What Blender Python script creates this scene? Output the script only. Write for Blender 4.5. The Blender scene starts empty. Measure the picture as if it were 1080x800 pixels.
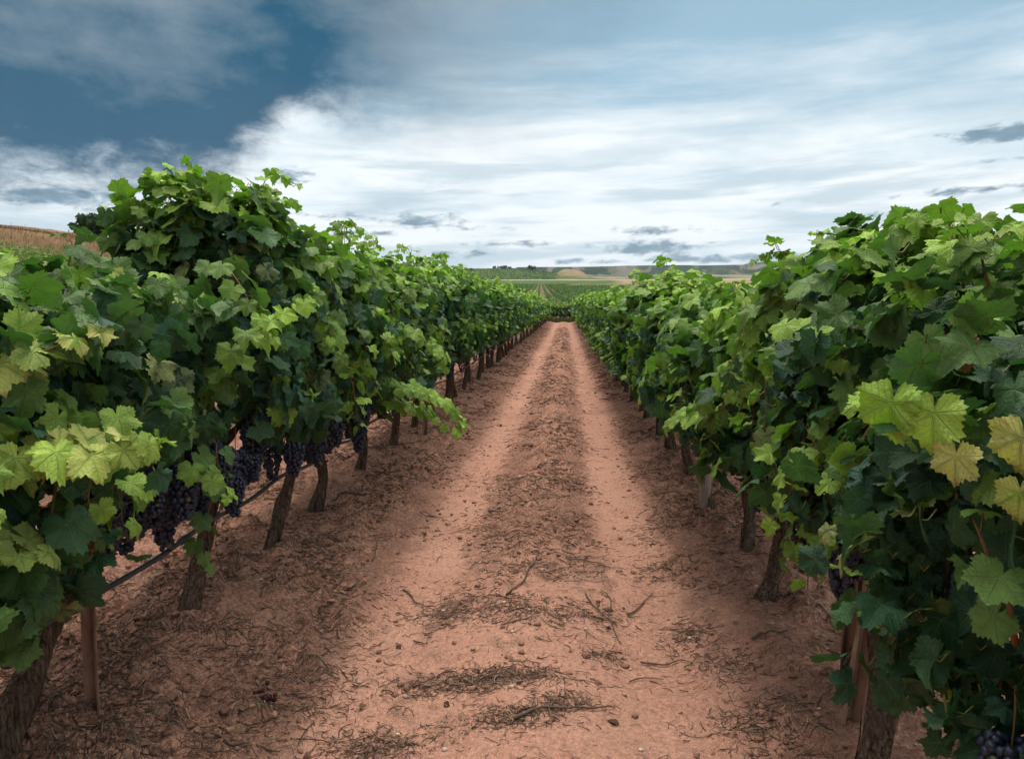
import bpy, math, random
import numpy as np

# ------------------------------------------------------------------ camera, sky, sun, exposure
SC = bpy.context.scene
COL = SC.collection
CAMZ = 1.45
cam_d = bpy.data.cameras.new("camera"); cam_d.sensor_width = 36.0; cam_d.lens = 24.0
cam_d.clip_start = 0.05; cam_d.clip_end = 60000
cam = bpy.data.objects.new("camera", cam_d); COL.objects.link(cam)
PITCH, YAW = math.radians(6.104), math.radians(4.423)
cam.location = (0, 0, CAMZ); cam.rotation_euler = (math.pi/2 - PITCH, 0, YAW)
SC.camera = cam

SUN_EL, SUN_AZ = math.radians(64), math.radians(-12)     # azimuth measured from +Y towards +X (the sun stands high, ahead and to the left)
SUN_DIR = np.array([math.sin(SUN_AZ)*math.cos(SUN_EL), math.cos(SUN_AZ)*math.cos(SUN_EL), math.sin(SUN_EL)])
sun_d = bpy.data.lights.new("sun", 'SUN'); sun_d.energy = 1.5; sun_d.angle = math.radians(24); sun_d.color = (1, .94, .85)
sun = bpy.data.objects.new("sun", sun_d); COL.objects.link(sun)
from mathutils import Vector
sun.rotation_euler = Vector(SUN_DIR).to_track_quat('Z', 'Y').to_euler()
SC.view_settings.view_transform = 'Standard'; SC.view_settings.look = 'None'
SC.view_settings.gamma = 1.0; SC.view_settings.use_curve_mapping = False
SC.view_settings.exposure = 0.55
SC.cycles.max_bounces = 6; SC.cycles.diffuse_bounces = 3; SC.cycles.glossy_bounces = 2
SC.cycles.transmission_bounces = 4; SC.cycles.transparent_max_bounces = 6; SC.cycles.volume_bounces = 0
SC.cycles.use_denoising = True
SC.cycles.caustics_reflective = False; SC.cycles.caustics_refractive = False

WORLD = bpy.data.worlds.new("World"); SC.world = WORLD; WORLD.use_nodes = True
SKY_STRENGTH = 0.1

class NT:
    """tiny helper for writing node trees as expressions"""
    def __init__(s, tree):
        s.t = tree; s.t.nodes.clear()
    def n(s, kind, **kw):
        nd = s.t.nodes.new(kind)
        for k, v in kw.items(): setattr(nd, k, v)
        return nd
    def put(s, sock, v):
        if hasattr(v, 'is_linked') or isinstance(v, bpy.types.NodeSocket): s.t.links.new(v, sock)
        else:
            if isinstance(v, (tuple, list)) and len(v) == 3 and sock.type == 'RGBA': v = (*v, 1)
            sock.default_value = v
    def m(s, op, a, b=None, c=None, clamp=False):
        nd = s.n('ShaderNodeMath', operation=op, use_clamp=clamp)
        for i, v in enumerate((a, b, c)):
            if v is not None: s.put(nd.inputs[i], v)
        return nd.outputs[0]
    def add(s, a, b): return s.m('ADD', a, b)
    def sub(s, a, b): return s.m('SUBTRACT', a, b)
    def mul(s, a, b): return s.m('MULTIPLY', a, b)
    def div(s, a, b): return s.m('DIVIDE', a, b)
    def mx(s, a, b): return s.m('MAXIMUM', a, b)
    def mn(s, a, b): return s.m('MINIMUM', a, b)
    def smooth(s, v, lo, hi, a=0.0, b=1.0):
        nd = s.n('ShaderNodeMapRange', interpolation_type='SMOOTHSTEP')
        s.put(nd.inputs[0], v)
        for i, x in enumerate((lo, hi, a, b)): s.put(nd.inputs[i+1], x)
        return nd.outputs[0]
    def lin(s, v, lo, hi, a=0.0, b=1.0):
        nd = s.n('ShaderNodeMapRange')
        s.put(nd.inputs[0], v)
        for i, x in enumerate((lo, hi, a, b)): s.put(nd.inputs[i+1], x)
        return nd.outputs[0]
    def mix(s, f, a, b, blend='MIX'):
        nd = s.n('ShaderNodeMix', data_type='RGBA', blend_type=blend)
        s.put(nd.inputs[0], f); s.put(nd.inputs[6], a); s.put(nd.inputs[7], b)
        return nd.outputs[2]
    def noise(s, vec, scale=1.0, detail=4.0, rough=.5, dist=0.0, lac=2.0):
        nd = s.n('ShaderNodeTexNoise')
        s.put(nd.inputs['Vector'], vec); s.put(nd.inputs['Scale'], scale); s.put(nd.inputs['Detail'], detail)
        s.put(nd.inputs['Roughness'], rough); s.put(nd.inputs['Distortion'], dist); s.put(nd.inputs['Lacunarity'], lac)
        return nd.outputs['Fac']
    def xyz(s, x=0.0, y=0.0, z=0.0):
        nd = s.n('ShaderNodeCombineXYZ')
        for i, v in enumerate((x, y, z)): s.put(nd.inputs[i], v)
        return nd.outputs[0]
    def sep(s, v):
        nd = s.n('ShaderNodeSeparateXYZ'); s.put(nd.inputs[0], v); return nd.outputs
    def ramp(s, v, pts, interp='LINEAR'):
        nd = s.n('ShaderNodeValToRGB'); cr = nd.color_ramp; cr.interpolation = interp
        while len(cr.elements) < len(pts): cr.elements.new(.5)
        for e, (p, c) in zip(cr.elements, pts):
            e.position = p
            e.color = (*c, 1) if isinstance(c, (tuple, list)) else (c, c, c, 1)
        s.put(nd.inputs[0], v); return nd.outputs[0]
    def bump(s, h, strength=.5, dist=.01, normal=None):
        nd = s.n('ShaderNodeBump'); s.put(nd.inputs['Height'], h); s.put(nd.inputs['Strength'], strength); s.put(nd.inputs['Distance'], dist)
        if normal is not None: s.put(nd.inputs['Normal'], normal)
        return nd.outputs[0]
    def attr(s, name): return s.n('ShaderNodeAttribute', attribute_name=name)

def build_sky():
    g = NT(WORLD.node_tree)
    d = g.n('ShaderNodeTexCoord').outputs['Generated']
    x, y, z = g.sep(d)
    az = g.m('ARCTAN2', x, y)
    el = g.m('ARCSINE', z)
    zz = g.mx(z, 0.0)
    k = g.add(zz, 0.09)
    p = g.xyz(g.div(x, k), g.div(y, k), 0.0)               # clouds lie on a flat layer overhead
    sky = g.n('ShaderNodeTexSky', sky_type='NISHITA', sun_disc=False)
    sky.sun_elevation = SUN_EL; sky.sun_rotation = SUN_AZ; sky.dust_density = 1.0; sky.ozone_density = 2.0
    S = 1.0/SKY_STRENGTH
    c = lambda r, gg, b: (r*S, gg*S, b*S)
    base = g.mix(0.8, sky.outputs[0], c(.235, .375, .45))
    # thin bright veil
    px_, py_, _ = g.sep(p)
    pw = g.xyz(g.mul(px_, .55), g.mul(py_, 1.0), 0.3)
    n1 = g.noise(pw, 1.1, 9, .56, .25)
    n2 = g.noise(g.xyz(g.mul(az, 1.4), g.mul(el, 9.0), 2.0), 2.2, 10, .58, .2)
    n3 = g.noise(p, .55, 6, .6, .3)
    low = g.smooth(el, .42, .06)                           # more veil towards the horizon
    veil = g.add(g.add(g.mul(n1, .8), g.mul(n2, .65)), g.mul(low, .58))
    veil = g.smooth(veil, .72, 1.18)
    col = g.mix(veil, base, g.mix(g.smooth(n3, .32, .52), c(.50, .595, .65), c(.70, .735, .755)))
    # greyer high sheet towards the top
    hi = g.smooth(g.add(el, g.mul(g.sub(n1, .5), .25)), .30, .50)
    col = g.mix(g.mul(hi, .75), col, g.mix(g.smooth(n1, .38, .62), c(.235, .33, .41), c(.35, .43, .50)))
    # overhead the sheet is bright
    top = g.smooth(el, .55, 1.0)
    col = g.mix(g.mul(top, .9), col, c(1.75, 1.72, 1.66))
    # thin grey streaks in the whole lower belt
    ns = g.noise(g.xyz(g.mul(az, 2.2), g.mul(g.add(el, g.mul(az, -.03)), 19.0), 7.0), 1.7, 11, .60, .25)
    belt = g.mul(g.smooth(el, .30, .16), g.smooth(el, .01, .04))
    st = g.mul(g.smooth(ns, .46, .64), belt)
    col = g.mix(g.mul(st, .60), col, c(.31, .42, .49))
    # single low clouds: azimuth, elevation, half-widths, weight
    E = None
    for (a, e, sa, se, w) in SKY_CLOUDS:
        da = g.div(g.sub(az, a), sa); de = g.div(g.sub(el, e), se)
        v = g.mul(g.m('EXPONENT', g.mul(g.add(g.mul(da, da), g.mul(de, de)), -1.0)), w)
        E = v if E is None else g.mx(E, v)
    nf = g.add(g.mul(g.noise(g.xyz(g.mul(az, 5.0), g.mul(el, 17.0), 1.0), 2.2, 10, .62, .3), .55), g.mul(g.noise(g.xyz(g.mul(az, 17.0), g.mul(g.add(el, g.mul(az, -.06)), 44.0), 5.0), 2.0, 8, .62, .4), .45))
    cm = g.smooth(g.add(E, g.mul(g.sub(nf, .5), 3.4)), .50, 1.05)
    col = g.mix(g.mul(cm, .9), col, g.mix(g.smooth(nf, .4, .65), c(.19, .28, .35), c(.095, .17, .235)))
    # the big dark cloud, upper left: its lower edge as elevation over azimuth
    pts = []
    for (a, e) in DARK_EDGE: pts.append(((a + 1.5)/3.0, e))
    edge = g.ramp(g.lin(az, -1.5, 1.5), pts)
    nb = g.add(g.mul(g.noise(g.xyz(g.mul(az, 2.6), g.mul(el, 4.4), 4.0), 1.7, 4, .5, .15), .45), g.mul(g.noise(g.xyz(g.mul(az, 9.0), g.mul(el, 15.0), 2.0), 1.5, 12, .68, .25), .55))
    nb2 = g.add(g.mul(g.noise(g.xyz(g.mul(az, 2.4), g.mul(el, 5.5), 9.0), 1.7, 6, .58, .2), .6), g.mul(g.noise(g.xyz(g.mul(az, 6.5), g.mul(el, 13.0), 12.0), 1.5, 10, .62, .3), .4))
    dd = g.add(g.add(g.sub(el, edge), .012), g.mul(g.sub(nb, .5), .27))
    wid = g.smooth(az, -.40, -.05, .045, .26)
    dm = g.mul(g.smooth(dd, g.mul(wid, -.8), wid), g.smooth(el, 1.0, .6))
    shade = g.add(g.add(dd, g.smooth(az, -.42, -.05, 0, .24)), g.mul(g.sub(nb2, .5), .30))
    dcol = g.ramp(g.lin(shade, -.05, .40), [(0, (.05, .14, .22)), (.16, (.0, .052, .115)), (.36, (.0, .060, .12)), (.52, (.085, .142, .195)), (.72, (.185, .235, .285)), (1, (.28, .33, .375))])
    dc10 = g.mix(1.0, dcol, (S, S, S), 'MULTIPLY')
    col = g.mix(g.mul(dm, .97), col, dc10)
    # below the horizon
    col = g.mix(g.smooth(el, .0, -.03), col, c(.3, .3, .28))
    bg = g.n('ShaderNodeBackground'); g.put(bg.inputs[0], col); bg.inputs[1].default_value = SKY_STRENGTH
    out = g.n('ShaderNodeOutputWorld'); g.t.links.new(bg.outputs[0], out.inputs[0])
    WORLD.cycles.sampling_method = 'MANUAL'; WORLD.cycles.sample_map_resolution = 512

# a photo pixel as a direction in the world; used only to read off where things stand
def pxdir(u, v):
    a, b = (u-540)/720.0, -(v-400)/720.0
    cp, sp, cy, sy = math.cos(PITCH), math.sin(PITCH), math.cos(YAW), math.sin(YAW)
    f, r, up = 1.0, a, b
    yy = f*cp + up*sp; zz = -f*sp + up*cp
    return np.array([r*cy - yy*sy, r*sy + yy*cy, zz])
def azel(u, v):
    d = pxdir(u, v); d = d/np.linalg.norm(d)
    return math.atan2(d[0], d[1]), math.asin(d[2])
def at_depth(u, v, D):
    d = pxdir(u, v); return d*(D/d[1]) + np.array([0, 0, CAMZ])
def on_ground(u, v, z=0.0):
    d = pxdir(u, v); t = (z-CAMZ)/d[2]; return d*t + np.array([0, 0, CAMZ])

def _cl(u, v, su, sv, w):
    a, e = azel(u, v); return (a, e, su/720, sv/720, w)
SKY_CLOUDS = [_cl(440, 231, 95, 11, 1.0), _cl(520, 240, 60, 5, .8), _cl(305, 186, 28, 9, .9), _cl(330, 228, 55, 6, .7), _cl(690, 262, 120, 14, .85),
              _cl(760, 272, 130, 7, 1.0), _cl(620, 275, 80, 6, .75), _cl(1050, 142, 60, 12, .95), _cl(1010, 203, 55, 6, .85), _cl(910, 228, 50, 6, .6),
              _cl(60, 205, 110, 16, .9), _cl(30, 180, 60, 8, .7), _cl(480, 268, 90, 7, .7), _cl(1150, 190, 90, 14, .8), _cl(1055, 168, 30, 3, .8), _cl(850, 215, 60, 6, .55), _cl(700, 243, 70, 7, .7), _cl(560, 258, 120, 5, .6), _cl(390, 245, 60, 5, .7), _cl(270, 198, 22, 5, .6), _cl(150, 222, 90, 9, .7)]
DARK_EDGE = [(-1.5, .22)] + [azel(*q) for q in ((-300, 165), (-40, 165), (0, 172), (90, 188), (205, 190), (255, 165), (310, 125), (430, 95), (520, 55), (590, -10))] + [(.25, .62), (.6, .9), (1.5, .9)]
DARK_EDGE.sort()
build_sky()

# ------------------------------------------------------------------ helpers
RS = np.random.RandomState(11)
random.seed(11)

def vnoise(x, y, seed=0):
    x = np.asarray(x, float); y = np.asarray(y, float)
    xi = np.floor(x).astype(np.int64); yi = np.floor(y).astype(np.int64)
    fx = x-xi; fy = y-yi; fx = fx*fx*(3-2*fx); fy = fy*fy*(3-2*fy)
    def h(i, j):
        n = (i*374761393 + j*668265263 + seed*1442695041) & 0xffffffff
        n = ((n ^ (n >> 13))*1274126177) & 0xffffffff
        n = (n ^ (n >> 16)) & 0xffffffff
        return n/4294967295.0
    return (h(xi, yi)*(1-fx)+h(xi+1, yi)*fx)*(1-fy) + (h(xi, yi+1)*(1-fx)+h(xi+1, yi+1)*fx)*fy
def fbm(x, y, seed=0, oct=4):
    s = 0; a = .5; t = 0
    for o in range(oct):
        s = s + a*vnoise(x*2**o, y*2**o, seed+o*17); t += a; a *= .5
    return s/t
def sstep(a, b, x):
    t = np.clip((np.asarray(x, float)-a)/(b-a), 0, 1); return t*t*(3-2*t)

def mesh_np(name, V, F, mats=(), attrs=None, matidx=None, smooth=True):
    V = np.asarray(V, np.float32).reshape(-1, 3); F = np.asarray(F, np.int32)
    me = bpy.data.meshes.new(name)
    k = F.shape[1]
    me.vertices.add(len(V)); me.vertices.foreach_set('co', V.ravel())
    me.loops.add(F.size); me.loops.foreach_set('vertex_index', F.ravel())
    me.polygons.add(len(F)); me.polygons.foreach_set('loop_start', np.arange(0, F.size, k, dtype=np.int32))
    for m_ in mats: me.materials.append(m_)
    if matidx is not None: me.polygons.foreach_set('material_index', np.asarray(matidx, np.int32))
    me.polygons.foreach_set('use_smooth', np.full(len(F), smooth, bool))
    for an, (kind, arr) in (attrs or {}).items():
        at = me.attributes.new(an, kind, 'POINT')
        key = {'FLOAT': 'value', 'FLOAT_VECTOR': 'vector', 'FLOAT_COLOR': 'color'}[kind]
        at.data.foreach_set(key, np.asarray(arr, np.float32).ravel())
    me.update(); me.validate()
    return me
def link(name, data, parent=None, loc=None, rz=0, label=None, cat=None, group=None, kind=None):
    o = bpy.data.objects.new(name, data); COL.objects.link(o)
    if parent is not None: o.parent = parent
    if loc is not None: o.location = loc
    if rz: o.rotation_euler = (0, 0, rz)
    if label: o['label'] = label
    if cat: o['category'] = cat
    if group: o['group'] = group
    if kind: o['kind'] = kind
    return o

class Acc:
    def __init__(s): s.V = []; s.F = []; s.M = []; s.A = {}; s.n = 0
    def put(s, V, F, mat=0, **attrs):
        V = np.asarray(V, float); F = np.asarray(F, int)
        s.V.append(V); s.F.append(F+s.n); s.M.append(np.full(len(F), mat)); s.n += len(V)
        for k, v in attrs.items(): s.A.setdefault(k, []).append(np.broadcast_to(np.asarray(v, float), (len(V), np.shape(v)[-1])) if np.ndim(v) else np.full((len(V), 1), v))
    def mesh(s, name, mats, kinds=None, smooth=True):
        at = {k: (kinds[k], np.concatenate(v)) for k, v in s.A.items()} if kinds else None
        return mesh_np(name, np.concatenate(s.V), np.concatenate(s.F), mats, at, np.concatenate(s.M), smooth)

def tube(P, R, n=8, cap=True, ridge=None):
    """tube through points P with radii R; ridge(theta, i) scales the radius"""
    P = np.asarray(P, float); R = np.broadcast_to(np.asarray(R, float), (len(P),))
    T = np.gradient(P, axis=0); T /= np.linalg.norm(T, axis=1)[:, None]+1e-12
    a = np.array([1., 0, 0]) if abs(T[0][0]) < .8 else np.array([0, 1., 0])
    U = np.cross(T[0], a); U /= np.linalg.norm(U)
    th = np.arange(n)*2*math.pi/n
    V = []
    for i in range(len(P)):
        U = U - T[i]*np.dot(U, T[i]); U /= np.linalg.norm(U)+1e-12
        W = np.cross(T[i], U)
        r = R[i]*(np.ones(n) if ridge is None else ridge(th, i))
        V.append(P[i] + r[:, None]*(np.cos(th)[:, None]*U + np.sin(th)[:, None]*W))
    V = np.concatenate(V); F = []
    i = np.arange(len(P)-1)[:, None]*n; j = np.arange(n)[None, :]; j2 = (j+1) % n
    a_, b_, c_, d_ = i+j, i+j2, i+n+j2, i+n+j
    F = np.concatenate([np.stack([a_, b_, c_], -1).reshape(-1, 3), np.stack([a_, c_, d_], -1).reshape(-1, 3)])
    if cap:
        m0 = len(V); V = np.concatenate([V, P[:1], P[-1:]])
        jj = np.arange(n); e = (len(P)-1)*n
        F = np.concatenate([F, np.stack([np.full(n, m0), (jj+1) % n, jj], -1), np.stack([np.full(n, m0+1), e+jj, e+(jj+1) % n], -1)])
    return V, F

def curve_pts(K, n):
    """smooth curve through key points"""
    K = np.asarray(K, float)
    if len(K) == 2: return K[0] + (K[1]-K[0])*np.linspace(0, 1, n)[:, None]
    Kp = np.concatenate([[2*K[0]-K[1]], K, [2*K[-1]-K[-2]]])
    t = np.linspace(0, len(K)-1-1e-9, n); i = t.astype(int); f = (t-i)[:, None]
    p0, p1, p2, p3 = Kp[i], Kp[i+1], Kp[i+2], Kp[i+3]
    return .5*((2*p1)+(-p0+p2)*f+(2*p0-5*p1+4*p2-p3)*f**2+(-p0+3*p1-3*p2+p3)*f**3)

def ico(sub=1):
    t = (1+5**.5)/2
    V = [(-1, t, 0), (1, t, 0), (-1, -t, 0), (1, -t, 0), (0, -1, t), (0, 1, t), (0, -1, -t), (0, 1, -t), (t, 0, -1), (t, 0, 1), (-t, 0, -1), (-t, 0, 1)]
    F = [(0, 11, 5), (0, 5, 1), (0, 1, 7), (0, 7, 10), (0, 10, 11), (1, 5, 9), (5, 11, 4), (11, 10, 2), (10, 7, 6), (7, 1, 8), (3, 9, 4), (3, 4, 2), (3, 2, 6), (3, 6, 8), (3, 8, 9), (4, 9, 5), (2, 4, 11), (6, 2, 10), (8, 6, 7), (9, 8, 1)]
    V = [np.array(v)/np.linalg.norm(v) for v in V]
    for _ in range(sub):
        mid = {}; G = []
        def md(a, b):
            k = (min(a, b), max(a, b))
            if k not in mid:
                v = V[a]+V[b]; V.append(v/np.linalg.norm(v)); mid[k] = len(V)-1
            return mid[k]
        for a, b, c in F:
            x, y, z = md(a, b), md(b, c), md(c, a)
            G += [(a, x, z), (b, y, x), (c, z, y), (x, y, z)]
        F = G
    return np.array(V), np.array(F)
ICO0, ICO1, ICO2 = ico(0), ico(1), ico(2)

# ------------------------------------------------------------------ materials
def mat(name):
    m = bpy.data.materials.new(name); m.use_nodes = True
    return m, NT(m.node_tree)
def finish(g, base, rough=.6, normal=None, spec=.3, trans=None, tcol=None, bsdf_extra=None):
    b = g.n('ShaderNodeBsdfPrincipled')
    g.put(b.inputs['Base Color'], base); g.put(b.inputs['Roughness'], rough); g.put(b.inputs['Specular IOR Level'], spec)
    if normal is not None: g.put(b.inputs['Normal'], normal)
    for k, v in (bsdf_extra or {}).items(): g.put(b.inputs[k], v)
    o = g.n('ShaderNodeOutputMaterial'); sh = b.outputs[0]
    if trans is not None:
        t = g.n('ShaderNodeBsdfTranslucent'); g.put(t.inputs[0], tcol)
        if normal is not None: g.put(t.inputs['Normal'], normal)
        mx = g.n('ShaderNodeMixShader'); g.put(mx.inputs[0], trans); g.put(mx.inputs[1], sh); g.put(mx.inputs[2], t.outputs[0]); sh = mx.outputs[0]
    g.t.links.new(sh, o.inputs[0])

def leaf_material(name, detail=True):
    m, g = mat(name)
    tint = g.attr('tint').outputs['Color']
    la = g.attr('lpos').outputs['Vector']
    lx, ly, lv = g.sep(la)
    ax = g.m('ABSOLUTE', lx)
    if detail:
        vm = None; second = None; best = None
        for ang in (0, 50, 104):
            s, c = math.sin(math.radians(ang)), math.cos(math.radians(ang))
            t = g.add(g.mul(ax, s), g.mul(ly, c))
            cr = g.m('ABSOLUTE', g.sub(g.mul(ax, c), g.mul(ly, s)))
            w = g.mx(g.sub(.022, g.mul(t, .014)), .006)
            mk = g.mul(g.smooth(cr, g.mul(w, 1.7), g.mul(w, .5)), g.m('GREATER_THAN', t, 0.0))
            vm = mk if vm is None else g.mx(vm, mk)
            near = g.add(cr, g.mul(g.m('LESS_THAN', t, 0.0), 9.0))
            ph = g.m('ABSOLUTE', g.sub(g.m('FRACT', g.mul(g.sub(t, g.mul(cr, .8)), 6.5)), .5))
            sm = g.smooth(ph, .07, .02)
            if best is None: best, second = near, sm
            else:
                lt = g.m('LESS_THAN', near, best)
                second = g.add(g.mul(lt, sm), g.mul(g.sub(1.0, lt), second)); best = g.mn(best, near)
        ns = g.noise(g.xyz(g.mul(lx, 1.0), ly, g.n('ShaderNodeObjectInfo').outputs['Random']), 9.0, 3, .6)
        geo = g.n('ShaderNodeNewGeometry')
        nw = g.noise(geo.outputs['Position'], 23.0, 3, .6)
        vein = g.mx(vm, g.mul(second, .45))
        base = g.mix(g.mul(vein, .42), tint, g.mix(.5, (.30, .36, .12), tint))
        base = g.mix(1.0, base, g.ramp(nw, [(.25, .72), (.75, 1.25)]), 'MULTIPLY')
        # yellowing between the veins, brown spots at the rim
        rim = g.m('SQRT', g.add(g.mul(lx, lx), g.mul(ly, ly)))
        yel = g.mul(lv, g.smooth(g.add(best, g.mul(g.sub(nw, .5), .8)), -.10, .16))
        base = g.mix(yel, base, g.mix(ns, (.36, .40, .09), (.60, .50, .17)))
        brown = g.mul(lv, g.smooth(g.add(g.mul(rim, .5), g.mul(ns, .9)), .86, .98))
        base = g.mix(g.mul(brown, .85), base, (.20, .075, .03))
        back = geo.outputs['Backfacing']
        base = g.mix(g.mul(back, .45), base, g.mix(.45, (.13, .21, .11), tint))
        hgt = g.add(g.mul(vein, -.6), g.mul(ns, .5))
        nrm = g.bump(hgt, .8, .009)
        rough = g.lin(ns, .3, .7, .46, .70)
        tc = g.mix(1.0, base, (1.35, 2.1, .7), 'MULTIPLY')
        finish(g, base, rough, nrm, .30, .17, tc)
    else:
        back = g.n('ShaderNodeNewGeometry').outputs['Backfacing']
        base = g.mix(g.mul(lv, .8), tint, (.5, .42, .12))
        base = g.mix(g.mul(back, .4), base, g.mix(.5, (.13, .21, .11), tint))
        finish(g, base, .55, None, .30, .17, g.mix(1.0, base, (1.35, 2.1, .7), 'MULTIPLY'))
    return m
M_LEAF = leaf_material("vine_leaf"); M_LEAF_FAR = leaf_material("vine_leaf_far", False)

def simple_noise_mat(name, c1, c2, scale, rough=.7, bump=.3, dist=.01, stretch=(1, 1, 1), detail=5, coord='Object', spec=.25):
    m, g = mat(name)
    p = g.n('ShaderNodeTexCoord').outputs[coord]
    mp = g.n('ShaderNodeMapping'); mp.inputs['Scale'].default_value = stretch; g.put(mp.inputs[0], p)
    n = g.noise(mp.outputs[0], scale, detail, .6, .3)
    base = g.ramp(n, [(.3, c1), (.7, c2)])
    finish(g, base, rough, g.bump(n, bump, dist) if bump else None, spec)
    return m
def bark_material():
    m, g = mat("vine_bark")
    p = g.n('ShaderNodeTexCoord').outputs['Object']
    mp = g.n('ShaderNodeMapping'); mp.inputs['Scale'].default_value = (1, 1, .10); g.put(mp.inputs[0], p)
    n = g.noise(mp.outputs[0], 120, 5, .65, .8)
    n2 = g.noise(p, 9, 4, .6)
    base = g.ramp(n, [(.36, (.020, .013, .009)), (.48, (.085, .052, .034)), (.64, (.21, .145, .10))])
    base = g.mix(g.smooth(n2, .45, .7), base, g.mix(.6, base, (.10, .065, .05)))
    finish(g, base, .85, g.bump(n, 1.0, .012), .15)
    return m
M_BARK = bark_material()
M_CANE = simple_noise_mat("cane_skin", (.10, .045, .02), (.26, .14, .05), 30, .5, .2, .002)
M_PETIOLE = simple_noise_mat("petiole_skin", (.14, .10, .03), (.20, .20, .05), 40, .5, 0)
def berry_material():
    m, g = mat("grape_skin")
    t = g.attr('tint').outputs['Color']
    geo = g.n('ShaderNodeNewGeometry')
    n = g.noise(geo.outputs['Position'], 110, 3, .6)
    bloom = g.smooth(n, .35, .68)
    base = g.mix(g.mul(bloom, .7), t, (.036, .052, .100))
    finish(g, base, g.lin(bloom, 0, 1, .28, .6), None, .4)
    return m
M_BERRY = berry_material()
M_STEM = simple_noise_mat("bunch_stem_skin", (.09, .07, .02), (.16, .12, .04), 50, .6, 0)
M_HOSE = simple_noise_mat("hose_plastic", (.030, .036, .046), (.06, .068, .082), 14, .42, .05, .002, spec=.5)
M_RUST = simple_noise_mat("rusty_steel", (.16, .075, .045), (.33, .19, .125), 18, .75, .3, .003, (1, 1, .4))
M_TWINE = simple_noise_mat("green_twine", (.05, .08, .05), (.10, .14, .09), 60, .8, .2, .001)
M_TWIG = simple_noise_mat("dry_twig", (.045, .030, .022), (.17, .115, .08), 25, .85, .3, .003, coord='Generated')
def litter_material():
    m, g = mat("litter")
    t = g.attr('tint').outputs['Color']
    n = g.noise(g.n('ShaderNodeNewGeometry').outputs['Position'], 160, 3, .6)
    finish(g, g.mix(1.0, t, g.ramp(n, [(.3, .6), (.7, 1.3)]), 'MULTIPLY'), .9, None, .15)
    return m
M_LITTER = litter_material()
def guard_material():
    m, g = mat("clear_plastic_sleeve")
    n = g.noise(g.n('ShaderNodeTexCoord').outputs['Object'], 12, 4, .6)
    base = g.ramp(n, [(.35, (.36, .27, .22)), (.65, (.52, .43, .37))])
    finish(g, base, .35, None, .5, .45, (.75, .62, .54))
    return m
M_GUARD = guard_material()

def soil_material():
    m, g = mat("red_soil")
    P = g.n('ShaderNodeNewGeometry').outputs['Position']
    x, y, z = g.sep(P)
    r = g.attr('rough').outputs['Fac']
    nL = g.noise(P, 1.3, 5, .6, .4)
    nM = g.noise(P, 9.0, 6, .65, .3)
    nF = g.noise(P, 55.0, 5, .7)
    nG = g.noise(P, 240.0, 3, .6)
    smoothc = g.ramp(g.add(g.mul(nL, .6), g.mul(nM, .4)), [(.36, (.41, .203, .138)), (.64, (.55, .297, .208))])
    roughc = g.ramp(g.add(g.mul(nM, .55), g.mul(nF, .45)), [(.33, (.18, .092, .064)), (.45, (.41, .208, .141)), (.64, (.58, .303, .207))])
    rr = g.smooth(g.add(r, g.mul(g.sub(g.add(g.add(g.mul(nM, .45), g.mul(nL, .25)), g.mul(nF, .3)), .5), 2.6)), .28, 1.0)
    base = g.mix(rr, smoothc, roughc)
    spk = g.smooth(g.noise(P, 70.0, 3, .6), .64, .72)
    base = g.mix(g.mul(spk, .6), base, (.13, .066, .046))
    mp = g.n('ShaderNodeMapping'); mp.inputs['Scale'].default_value = (22, 48, 30); mp.inputs['Rotation'].default_value = (0, 0, .35); g.put(mp.inputs[0], P)
    strk = g.mul(g.smooth(g.noise(mp.outputs[0], 1.0, 5, .7, 1.2), .55, .66), g.smooth(rr, .25, .8))
    base = g.mix(g.mul(strk, .6), base, (.105, .062, .044))
    # greyed straw dust on the rough strips
    straw = g.mul(g.smooth(g.noise(P, 4.5, 5, .65), .52, .66), rr)
    base = g.mix(g.mul(straw, .35), base, (.22, .155, .10))
    base = g.mix(1.0, base, g.ramp(nF, [(.30, .60), (.70, 1.28)]), 'MULTIPLY')
    base = g.mix(1.0, base, g.ramp(nG, [(.32, .74), (.68, 1.22)]), 'MULTIPLY')
    pit = g.smooth(g.noise(P, 31.0, 4, .7), .62, .70)
    base = g.mix(g.mul(pit, .45), base, (.16, .08, .055))
    # dried, cracked patch by the third trunk
    vo = g.n('ShaderNodeTexVoronoi', feature='DISTANCE_TO_EDGE'); vo.inputs['Scale'].default_value = 15.0
    wp = g.n('ShaderNodeVectorMath', operation='ADD')
    wn = g.n('ShaderNodeTexNoise'); wn.inputs['Scale'].default_value = 7; g.put(wn.inputs['Vector'], P)
    ws = g.n('ShaderNodeVectorMath', operation='SCALE'); g.put(ws.inputs[0], wn.outputs['Color']); ws.inputs['Scale'].default_value = .16
    g.put(wp.inputs[0], P); g.put(wp.inputs[1], ws.outputs[0]); g.put(vo.inputs['Vector'], wp.outputs[0])
    cx, cy = CRACK
    dx, dy = g.sub(x, cx), g.sub(y, cy)
    dist = g.m('SQRT', g.add(g.mul(dx, dx), g.mul(dy, dy)))
    reg = g.smooth(g.add(dist, g.mul(g.sub(nM, .5), .22)), .27, .12)
    crack = g.mul(g.mul(g.smooth(vo.outputs['Distance'], .022, .004), reg), g.smooth(nM, .42, .56))
    base = g.mix(g.mul(reg, .6), base, (.33, .165, .115))
    base = g.mix(g.mul(crack, .75), base, (.07, .036, .025))
    h = g.add(g.add(g.mul(nM, g.lin(rr, 0, 1, .35, 1.2)), g.mul(nF, g.lin(rr, 0, 1, .22, .55))), g.mul(nG, .16))
    h = g.sub(h, g.mul(crack, 1.0))
    finish(g, base, .92, g.bump(h, 1.0, .035), .12)
    return m
CRACK = tuple(on_ground(285, 735)[:2])
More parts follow.
